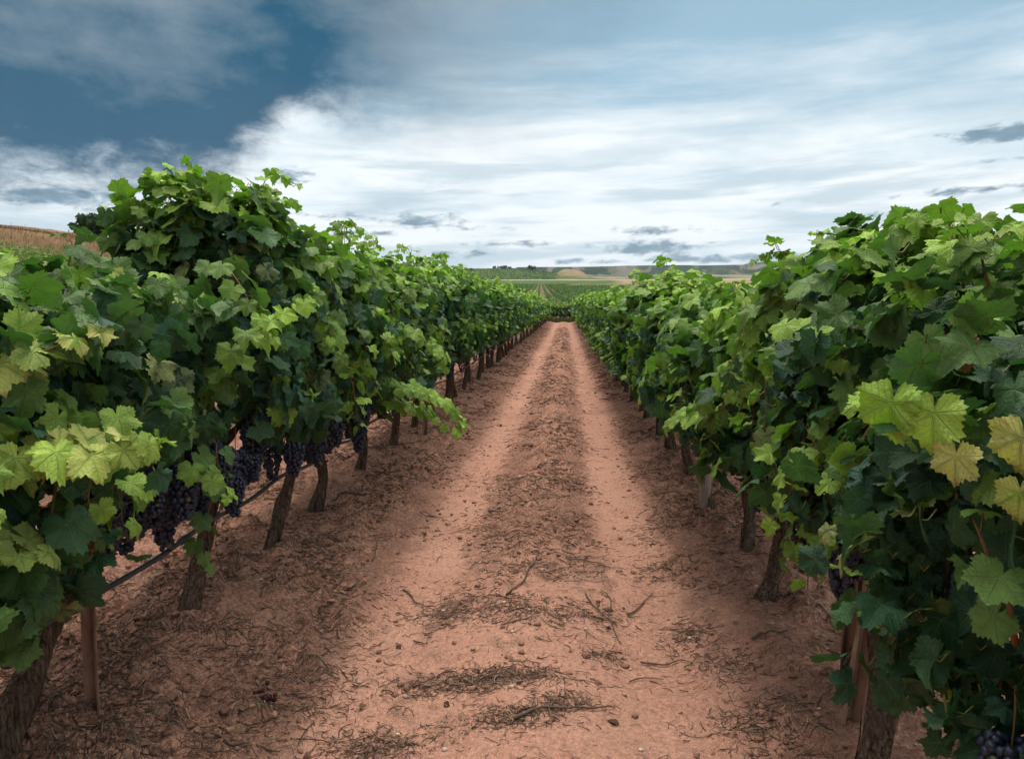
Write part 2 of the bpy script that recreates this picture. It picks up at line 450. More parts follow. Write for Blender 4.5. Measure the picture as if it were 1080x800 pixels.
M_SOIL = soil_material()
def field_material():
    m, g = mat("fields")
    c = g.attr('tint').outputs['Color']
    P = g.n('ShaderNodeNewGeometry').outputs['Position']
    n = g.noise(P, .9, 6, .65); n2 = g.noise(P, .06, 5, .6)
    b = g.mix(1.0, c, g.ramp(n, [(.3, .7), (.7, 1.3)]), 'MULTIPLY')
    b = g.mix(1.0, b, g.ramp(n2, [(.3, .75), (.7, 1.25)]), 'MULTIPLY')
    finish(g, b, .95, None, .1)
    return m
M_FIELD = field_material()
def hill_material():
    m, g = mat("hill_cover")
    P = g.n('ShaderNodeNewGeometry').outputs['Position']
    n = g.noise(P, .011, 7, .65, .8); n2 = g.noise(P, .0028, 5, .6, .5)
    b = g.ramp(n, [(.40, (.03, .05, .03)), (.50, (.05, .068, .045)), (.54, (.15, .135, .10)), (.66, (.20, .175, .135))])
    b = g.mix(g.mul(g.smooth(n2, .47, .56), .8), b, (.045, .07, .045))
    finish(g, b, 1.0, None, .05)
    return m
M_HILL = hill_material()

# ------------------------------------------------------------------ the ground
ROW_L, ROW_R, ROW_L2, ROW_R2 = -1.66, 1.02, -4.36, 3.72
def path_rough(x, y):
    """0 on the packed wheel tracks, 1 on the loose strips"""
    wob = .10*(fbm(y*.5, 0*y, 5)-.5)
    n = (fbm(x*2.2, y*1.1, 3)-.5)
    t1 = np.exp(-((x-.42-wob)/.27)**2)
    t2 = .85*np.exp(-((x+.72-wob)/.30)**2)
    near = sstep(6.5, 2.2, y)*np.exp(-((x+.0)/.95)**4)*.80      # the near end of the lane is packed almost all over
    return np.clip(1-np.maximum(np.maximum(t1, t2), near)*(1.05+.6*n)+.25*n, 0, 1)
def h_soil(x, y):
    r = path_rough(x, y)
    h = .075*np.exp(-((x-ROW_L)/.42)**2) + .065*np.exp(-((x-ROW_R)/.38)**2) + .03*np.exp(-((x+.15)/.28)**2)
    h = h + .07*np.exp(-((x-ROW_L2)/.42)**2) + .06*np.exp(-((x-ROW_R2)/.42)**2)
    h = h - .025*np.exp(-((x-.42)/.25)**2) - .025*np.exp(-((x+.72)/.26)**2)
    h = h + (fbm(x*1.6, y*1.6, 21)-.5)*.05
    cl = np.maximum(fbm(x*9, y*9, 31, 3)-.42, 0)
    h = h + r*(cl*.19 + (fbm(x*22, y*22, 41, 2)-.5)*.030) + (1-r)*(fbm(x*14, y*14, 51, 2)-.5)*.010
    return h
ZD = np.array([0, 68, 100, 200, 250, 500, 800, 1000, 1150, 1400, 1700, 2200, 3000, 5000, 9000, 20000])
ZZ = np.array([0, 0, .8, 3.4, 5.0, 14.8, 26.3, 40, 45, 55, 62, 88, 136, 225, 400, 880])
def h_land(x, y):
    D = np.maximum(y, 0); 
    z = np.interp(D, ZD, ZZ)
    px = 596 + 720*x/np.maximum(y, 1.0)
    # left slope with its bank of dry grass
    lx = np.maximum(-x-8, 0); lx = lx*lx/(lx+6)
    left = .132*np.minimum(lx, 90)*sstep(0, 12, lx+6)*sstep(420, 200, D)
    bank = 3.0*sstep(84, 89.5, y+.03*x)*sstep(-30, -52, x)*sstep(330, 180, D)
    z = z + left + bank + bank*.45*(fbm(x*.22, y*.22, 8)-.5)
    # green terrace and tan mound in the middle distance
    z = z + 21*sstep(1150, 1400, D)*sstep(1900, 1550, D)*sstep(650, 530, px)*sstep(300, 420, px)
    z = z + 13*np.exp(-((D-1450)/110)**2)*np.exp(-((px-604)/15)**4)
    z = z + sstep(120, 400, D)*(fbm(x*.012, y*.012, 61)-.5)*sstep(0, 3000, D)*12
    return z
def h_ground(x, y):
    x = np.asarray(x, float); y = np.asarray(y, float)
    fade = sstep(80, 60, y)
    return h_soil(x, y)*fade + h_land(x, y)
def gz(x, y): return float(h_ground(np.array([x]), np.array([y]))[0])

def build_ground():
    def seq(a, b, s0, g): 
        out = []; v = a; s = s0
        while v < b: out.append(v); v += s; s *= g
        return out
    xs = list(np.arange(-2.6, 1.9, .022))
    right = seq(1.9, 9.0, .03, 1.035) + seq(9.0, 90, .8, 1.06) + seq(90, 12000, 6, 1.09)
    left = [-v for v in seq(2.6, 9.0, .03, 1.03) + seq(9.0, 100, .8, 1.04) + seq(100, 12000, 6, 1.09)]
    xs = np.unique(np.round(np.array(left + xs + right), 4))
    ys = [-40, -20, -10, -6, -4] + seq(-3, 1.3, .25, .97) + seq(1.3, 66, .02, 1.0085) + seq(66, 110, .6, 1.01) + seq(110, 12000, 1.2, 1.02)
    ys = np.unique(np.round(np.array(ys), 4))
    X, Y = np.meshgrid(xs, ys)
    Z = h_ground(X, Y)
    nx, ny = len(xs), len(ys)
    i, j = np.meshgrid(np.arange(nx-1), np.arange(ny-1))
    a = (j*nx+i).ravel()
    F = np.stack([a, a+1, a+1+nx, a+nx], -1)
    xm, ym = X.ravel(), Y.ravel()
    px = 596 + 720*xm/np.maximum(ym, 1.0)
    soil = np.array([.30, .155, .10]); green = np.array([.075, .115, .028]); tan = np.array([.27, .19, .11]); straw = np.array([.32, .28, .19])
    brown = np.array([.30, .19, .125]); dgreen = np.array([.05, .085, .03]); dry = np.array([.20, .125, .065]); farc = np.array([.20, .19, .13])
    C = np.tile(soil, (len(xm), 1))
    def paint(mask, c): C[:] = C*(1-mask[:, None]) + c*mask[:, None]
    w = 25*(fbm(xm*.01, ym*.01, 71)-.5)
    Dw = ym + w*sstep(200, 600, ym)
    S = lambda lo, hi, e=6: sstep(lo-e, lo+e, Dw)*sstep(hi+e, hi-e, Dw)
    paint(S(80, 820), np.array([.15, .115, .06]))
    paint(S(560, 800)*sstep(590, 600, px), np.array([.36, .24, .14]))
    paint(S(420, 560)*sstep(660, 690, px), brown)
    paint(S(820, 960, 8), green)
    paint(S(820, 960, 8)*sstep(640, 660, px), tan)
    paint(S(965, 1090, 10), straw)
    paint(S(1095, 1900, 15), green*.9)
    paint(S(1095, 1900, 15)*sstep(625, 640, px), np.array([.22, .145, .095])); paint(S(1300, 1420, 15)*sstep(625, 640, px), np.array([.10, .12, .06]))
    paint(np.exp(-((ym-1450)/150)**4)*np.exp(-((px-604)/17)**6), tan*.95)
    pat = fbm(xm*.006, ym*.004, 91, 4)
    far = sstep(1900, 2000, ym)
    paint(far, np.array([.13, .135, .085])); paint(far*sstep(.52, .55, pat), np.array([.24, .19, .13])); paint(far*sstep(.42, .40, pat), dgreen)
    bankm = sstep(84, 86, ym+.03*xm)*sstep(-26, -32, xm)*sstep(340, 200, ym)
    paint(bankm, dry)
    fc = (Y[:-1, :-1].ravel() + Y[1:, 1:].ravel())*.5
    me = mesh_np("ground", np.stack([X, Y, Z], -1).reshape(-1, 3), F, [M_SOIL, M_FIELD],
                 {'rough': ('FLOAT', path_rough(xm, ym)), 'tint': ('FLOAT_COLOR', np.concatenate([C, np.ones((len(C), 1))], 1))}, (fc > 69).astype(int))
    link("ground", me, kind='structure')
build_ground()

def ridge(name, prof, D, depth, amp, seed, mats):
    """a hill range: prof = (photo column, photo row) of its crest, D its distance, with a sloping front and back"""
    us = np.linspace(prof[0][0], prof[-1][0], 220); vs = np.interp(us, [p[0] for p in prof], [p[1] for p in prof])
    rows = []
    nv = 26
    for k in range(nv):
        t = k/(nv-1)*2-1                       # -1 front foot, 0 crest, 1 back foot
        q = 1-abs(t)**1.25
        line = []
        for u, v in zip(us, vs):
            c = at_depth(u, v, D)
            y = D + t*depth; x = c[0]
            base = D*.040
            hgt = max(c[2]-base, 5)
            n = fbm(np.array([x/420]), np.array([y/420]), seed)[0]-.5
            line.append((x, y, base + hgt*q + n*amp*(1-abs(t))*(abs(t) > .02)*1.5 - (k in (0, nv-1))*120))
        rows.append(line)
    V = np.array(rows).reshape(-1, 3); nx = len(us)
    i, j = np.meshgrid(np.arange(nx-1), np.arange(nv-1)); a = (j*nx+i).ravel()
    link(name, mesh_np(name, V, np.stack([a, a+1, a+1+nx, a+nx], -1), mats), kind='structure')
ridge("hills", [(560, 299), (610, 293), (640, 288), (680, 286.5), (700, 288), (725, 285), (745, 284.5), (768, 286), (782, 279), (792, 277), (806, 277.6), (835, 276), (850, 276.5), (870, 275), (900, 278), (960, 271), (1020, 268), (1080, 272), (1200, 280), (1500, 290)], 4600, 1500, 60, 5, [M_HILL])
ridge("far_hills", [(-700, 262), (-300, 255), (0, 252), (60, 249), (80, 252), (200, 266), (330, 268), (352, 271), (380, 277), (430, 281), (470, 283), (520, 283.5), (600, 285.5), (690, 288), (760, 290)], 4900, 900, 50, 9, [M_HILL])

# ------------------------------------------------------------------ leaves
def leaf_template(N, ring, seed):
    r = np.random.RandomState(seed)
    ang = np.radians([0, 14, 27, 38, 50, 64, 78, 92, 106, 122, 136, 150, 164, 172, 180])
    rad = np.array([1.0, .91, .73, .80, .92, .83, .68, .71, .80, .74, .65, .64, .55, .38, .08])
    ang = np.concatenate([-ang[:0:-1], ang]); rl = rad*(1+r.uniform(-.08, .08, len(rad))); rr = rad*(1+r.uniform(-.08, .08, len(rad)))
    rl[0] = rr[0]; rads = np.concatenate([rl[:0:-1], rr])
    th = np.linspace(-math.pi, math.pi, N, endpoint=False)+math.pi/N
    if N >= 40: th = th + r.uniform(-.03, .03, N)
    R = np.interp(th, ang, rads)
    if N >= 40: R = R*(1+np.where(np.arange(N) % 2 == 0, .075, -.055)*r.uniform(.3, 1.5, N))
    elif N >= 20: R = R*(1+np.where(np.arange(N) % 2 == 0, .06, -.05))
    fr = [1.0] if not ring else ([.5, 1.0] if N < 40 else [.38, .72, 1.0])
    fold, cup, wav, ph, tipd = r.uniform(.05, .42), r.uniform(.02, .30), r.uniform(.06, .20), r.uniform(0, 6.28), r.uniform(-.08, .42)
    tw, lc, rc = r.uniform(-.3, .3), r.uniform(-.1, .35), r.uniform(-.1, .35)
    V = [(0, 0, 0)]
    for f in fr:
        x = R*f*np.sin(th); y = R*f*np.cos(th); q = R*f
        z = fold*np.abs(x) - cup*q*q - tipd*np.maximum(y, 0)**2 + wav*np.sin(5*th+ph)*q**1.6 + tw*x*y
        z = z - lc*np.maximum(-x-.15, 0)**1.6*1.3 - rc*np.maximum(x-.15, 0)**1.6*1.3 + r.uniform(-.034, .034, N)*f
        V += list(zip(x, y, z))
    V = np.array(V)
    V[:, 0] *= 1.0
    F = [(0, 1+(k+1) % N, 1+k) for k in range(N)]
    for a in range(len(fr)-1):
        o1, o2 = 1+a*N, 1+(a+1)*N
        for k in range(N):
            k2 = (k+1) % N
            F += [(o1+k, o1+k2, o2+k2), (o1+k, o2+k2, o2+k)]
    return V, np.array(F)
T_HI = [leaf_template(56, True, s) for s in range(18)]
T_MID = [leaf_template(26, True, s) for s in range(10)]
T_LO = [leaf_template(13, False, s) for s in range(8)]

DARK = np.array([.021, .064, .028]); MIDG = np.array([.040, .108, .032]); BLUE = np.array([.024, .071, .047]); YOUNG = np.array([.28, .435, .05]); LIME = np.array([.30, .40, .05]); PALE = np.array([.50, .50, .16]); DEAD = np.array([.16, .062, .03])

class Leaves:
    def __init__(s): s.P = []; s.N = []; s.T = []; s.S = []; s.C = []; s.Y = []; s.Q = []
    def add(s, p, n, t, size, col, yel=0.0, pet=None):
        s.P.append(p); s.N.append(n); s.T.append(t); s.S.append(size); s.C.append(col); s.Y.append(yel); s.Q.append(pet)
    def build(s, acc, temps, rng, petiole=True):
        P, N, T, S, C, Y = map(np.array, (s.P, s.N, s.T, s.S, s.C, s.Y))
        N = N/np.linalg.norm(N, axis=1)[:, None]
        T = T - N*np.sum(N*T, 1)[:, None]; T = T/(np.linalg.norm(T, axis=1)[:, None]+1e-9)
        X = np.cross(T, N)
        idx = rng.randint(0, len(temps), len(P))
        asp = rng.uniform(.88, 1.1, len(P)); mir = rng.choice([-1, 1], len(P))*1.0
        for ti, (tv, tf) in enumerate(temps):
            for sgn in (1, -1):
                k = np.where((idx == ti) & (mir == sgn))[0]
                if not len(k): continue
                L = np.broadcast_to(tv, (len(k), *tv.shape)).copy()
                L[:, :, 0] *= (asp[k]*sgn)[:, None]
                L[:, :, 2] *= rng.uniform(.5, 1.5, len(k))[:, None]
                W = P[k][:, None, :] + S[k][:, None, None]*(L[:, :, 0:1]*X[k][:, None] + L[:, :, 1:2]*T[k][:, None] + L[:, :, 2:3]*N[k][:, None])
                nv = len(tv)
                Fk = (tf if sgn == 1 else tf[:, ::-1])[None] + (np.arange(len(k))*nv)[:, None, None]
                col = np.repeat(np.concatenate([C[k], np.ones((len(k), 1))], 1), nv, 0)
                lp = np.concatenate([np.broadcast_to(tv[:, :2], (len(k), nv, 2)), np.broadcast_to(Y[k][:, None, None], (len(k), nv, 1))], 2).reshape(-1, 3)
                acc.put(W.reshape(-1, 3), Fk.reshape(-1, 3), 0, tint=col, lpos=lp)
        if petiole:
            for i in range(len(P)):
                q = s.Q[i]
                if q is None:
                    q = P[i] - N[i]*S[i]*.45 - T[i]*S[i]*.15 + np.array([0, 0, S[i]*.2])
                mid = (P[i]+q)/2 + np.array([0, 0, -.01]) 
                v, f = tube(np.array([q, mid, P[i]]), [.0019, .0016, .0014], 3, False)
                acc.put(v, f, 1, tint=np.array([.2, .2, .05, 1]), lpos=np.zeros(3))

def leaf_color(rng, young=0.0):
    k = rng.rand()
    b = DARK*(1-k)+MIDG*k if rng.rand() < .6 else BLUE*(1-k*.5)+MIDG*k*.5
    b = b*rng.uniform(.75, 1.25)
    y = np.clip(young, 0, 1)
    return b*(1-y)+(YOUNG*(1.05-.4*rng.rand()) + LIME*.3*rng.rand())*y

def grow_shoot(L, tubes, K, rng, leaf=.085, young0=.1, young1=1.0, node=.06, yel=0.0, r0=.0042, face=None, start=0.0, upn=.55):
    """a cane through key points K with alternate leaves that get smaller and paler towards its tip"""
    K = np.asarray(K, float)
    ln = np.sum(np.linalg.norm(np.diff(K, axis=0), axis=1))
    n = max(6, int(ln/.035)); P = curve_pts(K, n)
    P = P + (rng.rand(n, 3)-.5)*.008
    tubes.append(tube(P, np.linspace(r0, r0*.3, n), 5))
    cum = np.concatenate([[0], np.cumsum(np.linalg.norm(np.diff(P, axis=0), axis=1))]); tot = cum[-1]
    s = start*tot + node*.5; side = rng.choice([-1, 1])
    while s < tot:
        f = s/tot
        p = np.array([np.interp(s, cum, P[:, c]) for c in range(3)])
        q = np.array([np.interp(min(s+.02, tot), cum, P[:, c]) for c in range(3)])
        d = q-p; d = d/(np.linalg.norm(d)+1e-9) if np.linalg.norm(d) > 1e-6 else np.array([0, 0, 1.])
        lat = np.cross(d, np.array([0, 0, 1.])); 
        if np.linalg.norm(lat) < .2: a = rng.rand()*6.28; lat = np.array([math.cos(a), math.sin(a), 0])
        lat = lat/np.linalg.norm(lat)*side
        if face is not None: lat = lat + np.array(face)*.7
        size = leaf*(1-.50*f**2.6)*rng.uniform(.8, 1.15)
        pet = size*rng.uniform(.5, .95)
        o = lat + d*.45 + np.array([0, 0, .25]) + (rng.rand(3)-.5)*.5; o /= np.linalg.norm(o)
        lp = p + o*pet
        nn = np.array([0, 0, upn]) + o*.45 + d*.2*f + (rng.rand(3)-.5)*.7
        if face is not None: nn = nn + np.array(face)*.35
        tt = o*.7 + np.array([0, 0, -.75]) + (rng.rand(3)-.5)*.4
        y = young0 + (young1-young0)*f
        L.add(lp, nn, tt, size, leaf_color(rng, y*rng.uniform(.75, 1.1)), min(1, yel*rng.uniform(.1, 1.25)), p)
        s += node*(1-.4*f)*rng.uniform(.8, 1.2); side = -side
    return P

# ------------------------------------------------------------------ parts of a vine
def trunk_mesh(rng, base, head, r=.042, arms=True, n=40, m=44):
    base = np.array(base, float); head = np.array(head, float)
    ph = rng.rand(5)*6.28
    mid1 = base + (head-base)*.35 + np.array([rng.uniform(-.04, .04), rng.uniform(-.05, .05), 0])
    mid2 = base + (head-base)*.7 + np.array([rng.uniform(-.04, .04), rng.uniform(-.05, .05), 0])
    P = curve_pts([base-np.array([0, 0, .10]), base, mid1, mid2, head, head+np.array([rng.uniform(-.02, .02), rng.uniform(-.04, .04), .07])], m)
    t = np.linspace(0, 1, m)
    R = r*(1.0 + .38*np.exp(-((t-.12)/.13)**2) - .30*t + .55*np.exp(-((t-.93)/.10)**2)) * (1+.10*np.sin(t*17+ph[0])+.07*np.sin(t*31+ph[1]))
    def ridge_(th, i):
        a = th + t[i]*2.6 + .4*math.sin(t[i]*9+ph[2])
        return 1 + .16*np.sin(3*a+ph[3]) + .09*np.sin(7*a+ph[4]+t[i]*4) + .09*np.abs(np.sin(9*a+ph[0]-t[i]*3)) + .07*(rng.rand(n)-.5)
    acc = Acc(); v, f = tube(P, R, n, True, ridge_); acc.put(v, f)
    if arms:
        for sg in (-1, 1):
            e = head + np.array([rng.uniform(-.06, .06), sg*.36, rng.uniform(.08, .16)])
            mm = head + np.array([rng.uniform(-.04, .04), sg*.15, rng.uniform(.06, .12)])
            Q = curve_pts([head-np.array([0, 0, .03]), mm, e], 14); tt = np.linspace(0, 1, 14)
            v, f = tube(Q, r*(.72-.35*tt)*(1+.18*np.sin(tt*20+ph[1])), 12, True, lambda th, i: 1+.15*np.sin(3*th+ph[2]+i*.3)+.08*np.sin(7*th+i*.4))
            acc.put(v, f)
        for k in range(16):                                     # loose bark strands
            a = rng.rand()*6.28; i0 = rng.randint(4, m-12)
            ii = np.arange(i0, i0+8); off = np.stack([np.cos(a+ii*.05), np.sin(a+ii*.05), 0*ii], -1)
            v, f = tube(P[ii]+off*(R[ii]*1.08)[:, None] + off*np.linspace(0, .012, 8)[:, None], np.linspace(.004, .0015, 8), 4); acc.put(v, f)
    return acc.mesh("trunk", [M_BARK])

def bunch_mesh(rng, nb, length, width, lod):
    V0, F0 = {2: ICO2, 1: ICO1, 0: ICO0}[lod]
    acc = Acc(); pts = []
    tries = 0
    while len(pts) < nb and tries < nb*60:
        tries += 1
        t = rng.rand()**.8
        w = width*(1-.72*t**1.3)*(1-.5*math.exp(-t*14))
        a = rng.rand()*6.28; rr = w*math.sqrt(rng.uniform(.35, 1))
        p = np.array([rr*math.cos(a), rr*math.sin(a)*.85, -.035-t*length])
        if all(np.sum((p-q)**2) > .0125**2 for q in pts): pts.append(p)
    for p in pts:
        r = rng.uniform(.0075, .0098)
        k = rng.rand()
        c = np.array([.008, .009, .018])*(1+k) if k < .94 else (np.array([.12, .13, .03]) if k > .975 else np.array([.03, .014, .03]))
        acc.put(V0*r*np.array([1, 1, rng.uniform(1.0, 1.15)])+p, F0, 0, tint=np.array([*c, 1]))
    v, f = tube(curve_pts([(0, 0, .06), (.004, .002, .0), (0, 0, -length*.6)], 10), np.linspace(.0028, .001, 10), 5)
    acc.put(v, f, 1, tint=np.array([.1, .08, .03, 1]))
    return acc.mesh("grape_bunch", [M_BERRY, M_STEM], {'tint': 'FLOAT_COLOR'})
rb = np.random.RandomState(5)
BUNCH_HI = [bunch_mesh(rb, n_, l_, w_, 2 if i < 2 else 1) for i, (n_, l_, w_) in enumerate(((130, .17, .055), (105, .14, .05), (150, .20, .06), (90, .12, .05), (120, .17, .05)))]
BUNCH_LO = [bunch_mesh(rb, n_, l_, w_, 0) for (n_, l_, w_) in ((70, .16, .055), (55, .13, .05))]

def bulk_leaves(L, rng, zb, zt, w, n, half=.54, size=.079, yoff=0.0, young_top=.8, ctop=None, inner=.35, droop=0.0):
    """leaves through the canopy's volume, most of them near its skin"""
    zc, hh = (zb+zt)/2, (zt-zb)/2
    ph = rng.rand(6)*6.28
    for _ in range(n):
        y = yoff + rng.uniform(-half, half)
        phi = math.radians(rng.uniform(-68, 248))
        c_, s_ = math.cos(phi), math.sin(phi)
        r = rng.uniform(.70, 1.14) if rng.rand() > inner else rng.uniform(.25, .75)
        lump = 1 + .20*math.sin(y*7+ph[0]+s_*2)+.15*math.sin(y*14+ph[1]-s_*5)+.10*math.sin(s_*9+ph[2]+y*4)
        tz = 1 + .10*math.sin(y*8+ph[3])+.07*math.sin(y*15+ph[4])
        x = w*np.sign(c_)*abs(c_)**.55*r*lump
        z = zc + hh*np.sign(s_)*abs(s_)**.7*r*(tz if s_ > 0 else 1)
        o = np.array([c_, rng.uniform(-.4, .4), s_])
        nn = o*.65 + np.array([0, 0, .45]) + (rng.rand(3)-.5)*1.75
        tt = np.array([c_*.5, 0, -.8]) + (rng.rand(3)-.5)*1.7
        yv = min(1, max(0.0, s_-.30)*1.7)*young_top if r > .86 else 0
        yv = yv*rng.uniform(.2, 1.25) + (rng.uniform(.3, .9) if rng.rand() < .10 and r > .85 else 0)
        q_ = rng.rand(); yel = rng.uniform(.4, 1) if q_ < .010 else (rng.uniform(.1, .4) if q_ < .09 else 0)
        L.add(np.array([x, y, z]), nn, tt, size*rng.uniform(.62, 1.22), leaf_color(rng, yv), yel)

def random_shoots(L, tubes, rng, zb, zt, w, ntop, nside, leaf=.075, over=.18, facing=0, half=.54, yoff=0.0):
    for k in range(ntop):
        y0 = yoff + rng.uniform(-.78, .78)*half; x0 = rng.uniform(-.15, .15)
        lx, ly = rng.uniform(-.22, .22), rng.uniform(-.2, .2)
        zz = zt + over*rng.uniform(-.3, 1.5)
        K = [(x0*.4, y0, zb+.25), (x0, y0+ly*.3, (zb+zt)/2+.1), (x0+lx*.5, y0+ly*.7, zt-.12), (x0+lx, y0+ly, zz)]
        if rng.rand() < .45: K.append((x0+lx*1.5, y0+ly*1.5, zz-rng.uniform(.02, .12)))
        grow_shoot(L, tubes, K, rng, leaf, .15, 1.05, .058, start=.4)
    for k in range(nside):
        y0 = rng.uniform(-.42, .42); sd = (1 if k % 2 else -1) if not facing else (facing if rng.rand() < .75 else -facing)
        z0 = rng.uniform(zb+.35, zt-.1); y1 = y0+rng.uniform(-.25, .25)
        K = [(0, y0, z0-.15), (sd*w*.7, y0*.6+y1*.4, z0+.05), (sd*(w+.06), y1, z0-.05-rng.rand()*.1), (sd*(w+rng.uniform(.05, .14)), y1+rng.uniform(-.1, .1), z0-rng.uniform(.15, .40))]
        grow_shoot(L, tubes, K, rng, leaf, .05, .85, .06, start=.35)

KINDS_ = {'tint': 'FLOAT_COLOR', 'lpos': 'FLOAT_VECTOR'}
def tube_mesh(name, tb, m):
    return mesh_np(name, tb[0], tb[1], [m])

ORD = "first second third fourth fifth sixth seventh eighth ninth tenth eleventh twelfth thirteenth fourteenth fifteenth sixteenth seventeenth eighteenth nineteenth twentieth".split()

# ------------------------------------------------------------------ the two rows along the lane: near vines, each grown by itself
def near_vine(x, D, seed, zb, zt, w, lod, nleaf, label, group, base=None, head=None, ntop=11, nside=5, bunches=(), extra=None, over=.18, facing=0, young=.8, r=.034, leaf=.079, half=.54, yoff=0.0):
    rng = np.random.RandomState(seed)
    z0 = gz(x, D)
    root = link("grapevine", None, loc=(x, D, z0), label=label, cat="grapevine", group=group)
    b = np.array(base if base is not None else (rng.uniform(-.03, .03), rng.uniform(-.08, .08), 0.0)); h = np.array(head if head is not None else (rng.uniform(-.06, .06), rng.uniform(.0, .2), min(zb+.04, .68)-z0))
    b[2] = gz(x+b[0], D+b[1])-z0
    link("trunk", trunk_mesh(rng, b, h, r), root)
    L = Leaves(); tubes = []
    bulk_leaves(L, rng, zb-z0, zt-z0, w, int(nleaf*1.38), young_top=young, size=leaf*.89, half=half, yoff=yoff)
    random_shoots(L, tubes, rng, zb-z0, zt-z0, w, ntop, nside, over=over, facing=facing, leaf=leaf*.95, half=half, yoff=yoff)
    if extra: extra(L, tubes, rng, np.array([x, D, z0]))
    acc = Acc(); L.build(acc, T_HI if lod == 2 else T_MID, rng, True)
    link("foliage", acc.mesh("foliage", [M_LEAF, M_PETIOLE], KINDS_), root)
    for tb in tubes: link("cane", tube_mesh("cane", tb, M_CANE), root)
    for i, (bx, by, bz) in enumerate(bunches):
        o = link("grape_bunch", BUNCH_HI[(i+seed) % len(BUNCH_HI)], root, loc=(bx, by, bz-z0), rz=rng.rand()*6.28)
        s = rng.uniform(.95, 1.35); o.scale = (s, s, s)
    return root

def px_path(pts, origin):
    return [at_depth(u, v, D)-origin for (u, v, D) in pts]
def spray(pts, **kw):
    def f(L, tubes, rng, org): grow_shoot(L, tubes, px_path(pts, org), rng, **kw)
    return f
def single_leaf(u, v, D, size, col, yel=0.0, n=(.6, -.6, .4), t=(0, 0, -1)):
    def f(L, tubes, rng, org):
        L.add(at_depth(u, v, D)-org, np.array(n)+(rng.rand(3)-.5)*.2, np.array(t, float)+(rng.rand(3)-.5)*.2, size, np.array(col), yel)
    return f
def many(*fs):
    def f(L, tubes, rng, org):
        for q in fs: q(L, tubes, rng, org)
    return f

FR = (.75, -.55, .1)     # leaves of the left row that face the lane and the camera
FL = (-.7, -.6, .1)
GL, GR = "grapevines of the left row along the lane", "grapevines of the right row along the lane"

left_extra0 = many(
    spray([(-60, 520, 1.45), (20, 485, 1.42), (80, 480, 1.45), (165, 470, 1.55)], leaf=.082, young0=.9, young1=1.0, node=.042, yel=.85, face=FR),
    spray([(-80, 430, 1.5), (-20, 400, 1.48), (40, 372, 1.5), (105, 352, 1.6)], leaf=.075, young0=.6, young1=1.0, node=.05, yel=.75, face=FR),
    spray([(-70, 560, 1.4), (-20, 570, 1.38), (40, 590, 1.4)], leaf=.08, young0=.3, young1=.5, node=.05, yel=.5, face=FR),
    spray([(60, 480, 1.6), (50, 560, 1.5), (15, 640, 1.5), (20, 690, 1.5)], leaf=.085, young0=.0, young1=.2, node=.05, face=FR),
    spray([(-20, 470, 1.5), (-20, 560, 1.45), (5, 640, 1.45), (-5, 700, 1.45)], leaf=.09, young0=.0, young1=.15, node=.05, face=FR))
left_extra1 = many(
    spray([(110, 420, 2.2), (95, 500, 2.0), (82, 560, 1.9), (84, 590, 1.88)], leaf=.09, young0=.1, young1=.3, node=.06, face=FR),
    spray([(60, 330, 2.1), (70, 290, 2.05), (75, 262, 2.05), (72, 243, 2.1)], leaf=.06, young0=.1, young1=.3, node=.06, face=FR),
    spray([(150, 520, 1.9), (120, 470, 1.85), (160, 462, 1.85)], leaf=.07, young0=.5, young1=1.0, node=.05, face=FR))
left_extra2 = many(
    spray([(190, 300, 3.0), (185, 240, 2.9), (178, 205, 2.85), (172, 178, 2.85)], leaf=.075, young0=.3, young1=.9, node=.05, face=FR),
    spray([(165, 300, 2.9), (152, 260, 2.8), (146, 232, 2.8), (150, 215, 2.8)], leaf=.07, young0=.2, young1=.6, node=.05, face=FR),
    spray([(205, 290, 3.0), (208, 240, 2.95), (205, 215, 2.95), (215, 192, 2.95)], leaf=.07, young0=.3, young1=.9, node=.05, face=FR),
    spray([(215, 420, 2.7), (235, 395, 2.5), (270, 350, 2.45), (330, 318, 2.5)], leaf=.075, young0=.35, young1=1.1, node=.055, face=FR),
    spray([(200, 430, 2.5), (230, 480, 2.35), (215, 560, 2.35), (210, 600, 2.35)], leaf=.06, young0=.1, young1=.3, node=.08, face=FR),
    spray([(180, 480, 2.3), (215, 500, 2.2), (240, 525, 2.2)], leaf=.06, young0=.3, young1=.8, node=.06, face=FR))
left_extra3 = many(
    spray([(255, 330, 3.6), (262, 280, 3.5), (270, 250, 3.5), (262, 215, 3.5)], leaf=.075, young0=.3, young1=1.0, node=.05, face=FR),
    spray([(300, 330, 4.0), (310, 270, 4.0), (305, 232, 4.0)], leaf=.07, young0=.4, young1=1.0, node=.05, face=FR),
    spray([(350, 330, 3.5), (345, 360, 3.3), (360, 380, 3.3)], leaf=.08, young0=.3, young1=.6, node=.06, face=FR))
left_extra5 = many(
    spray([(330, 400, 5.4), (380, 400, 4.9), (420, 408, 4.7), (450, 415, 4.6), (475, 430, 4.6), (482, 455, 4.6)], leaf=.10, young0=.1, young1=1.0, node=.05, face=FR),
    spray([(380, 420, 5.0), (420, 425, 4.75), (455, 440, 4.7), (470, 452, 4.7)], leaf=.08, young0=.3, young1=1.0, node=.05, face=FR),
    spray([(400, 330, 5.4), (440, 355, 5.2), (465, 375, 5.1), (470, 392, 5.1)], leaf=.09, young0=.3, young1=1.0, node=.06, face=FR))
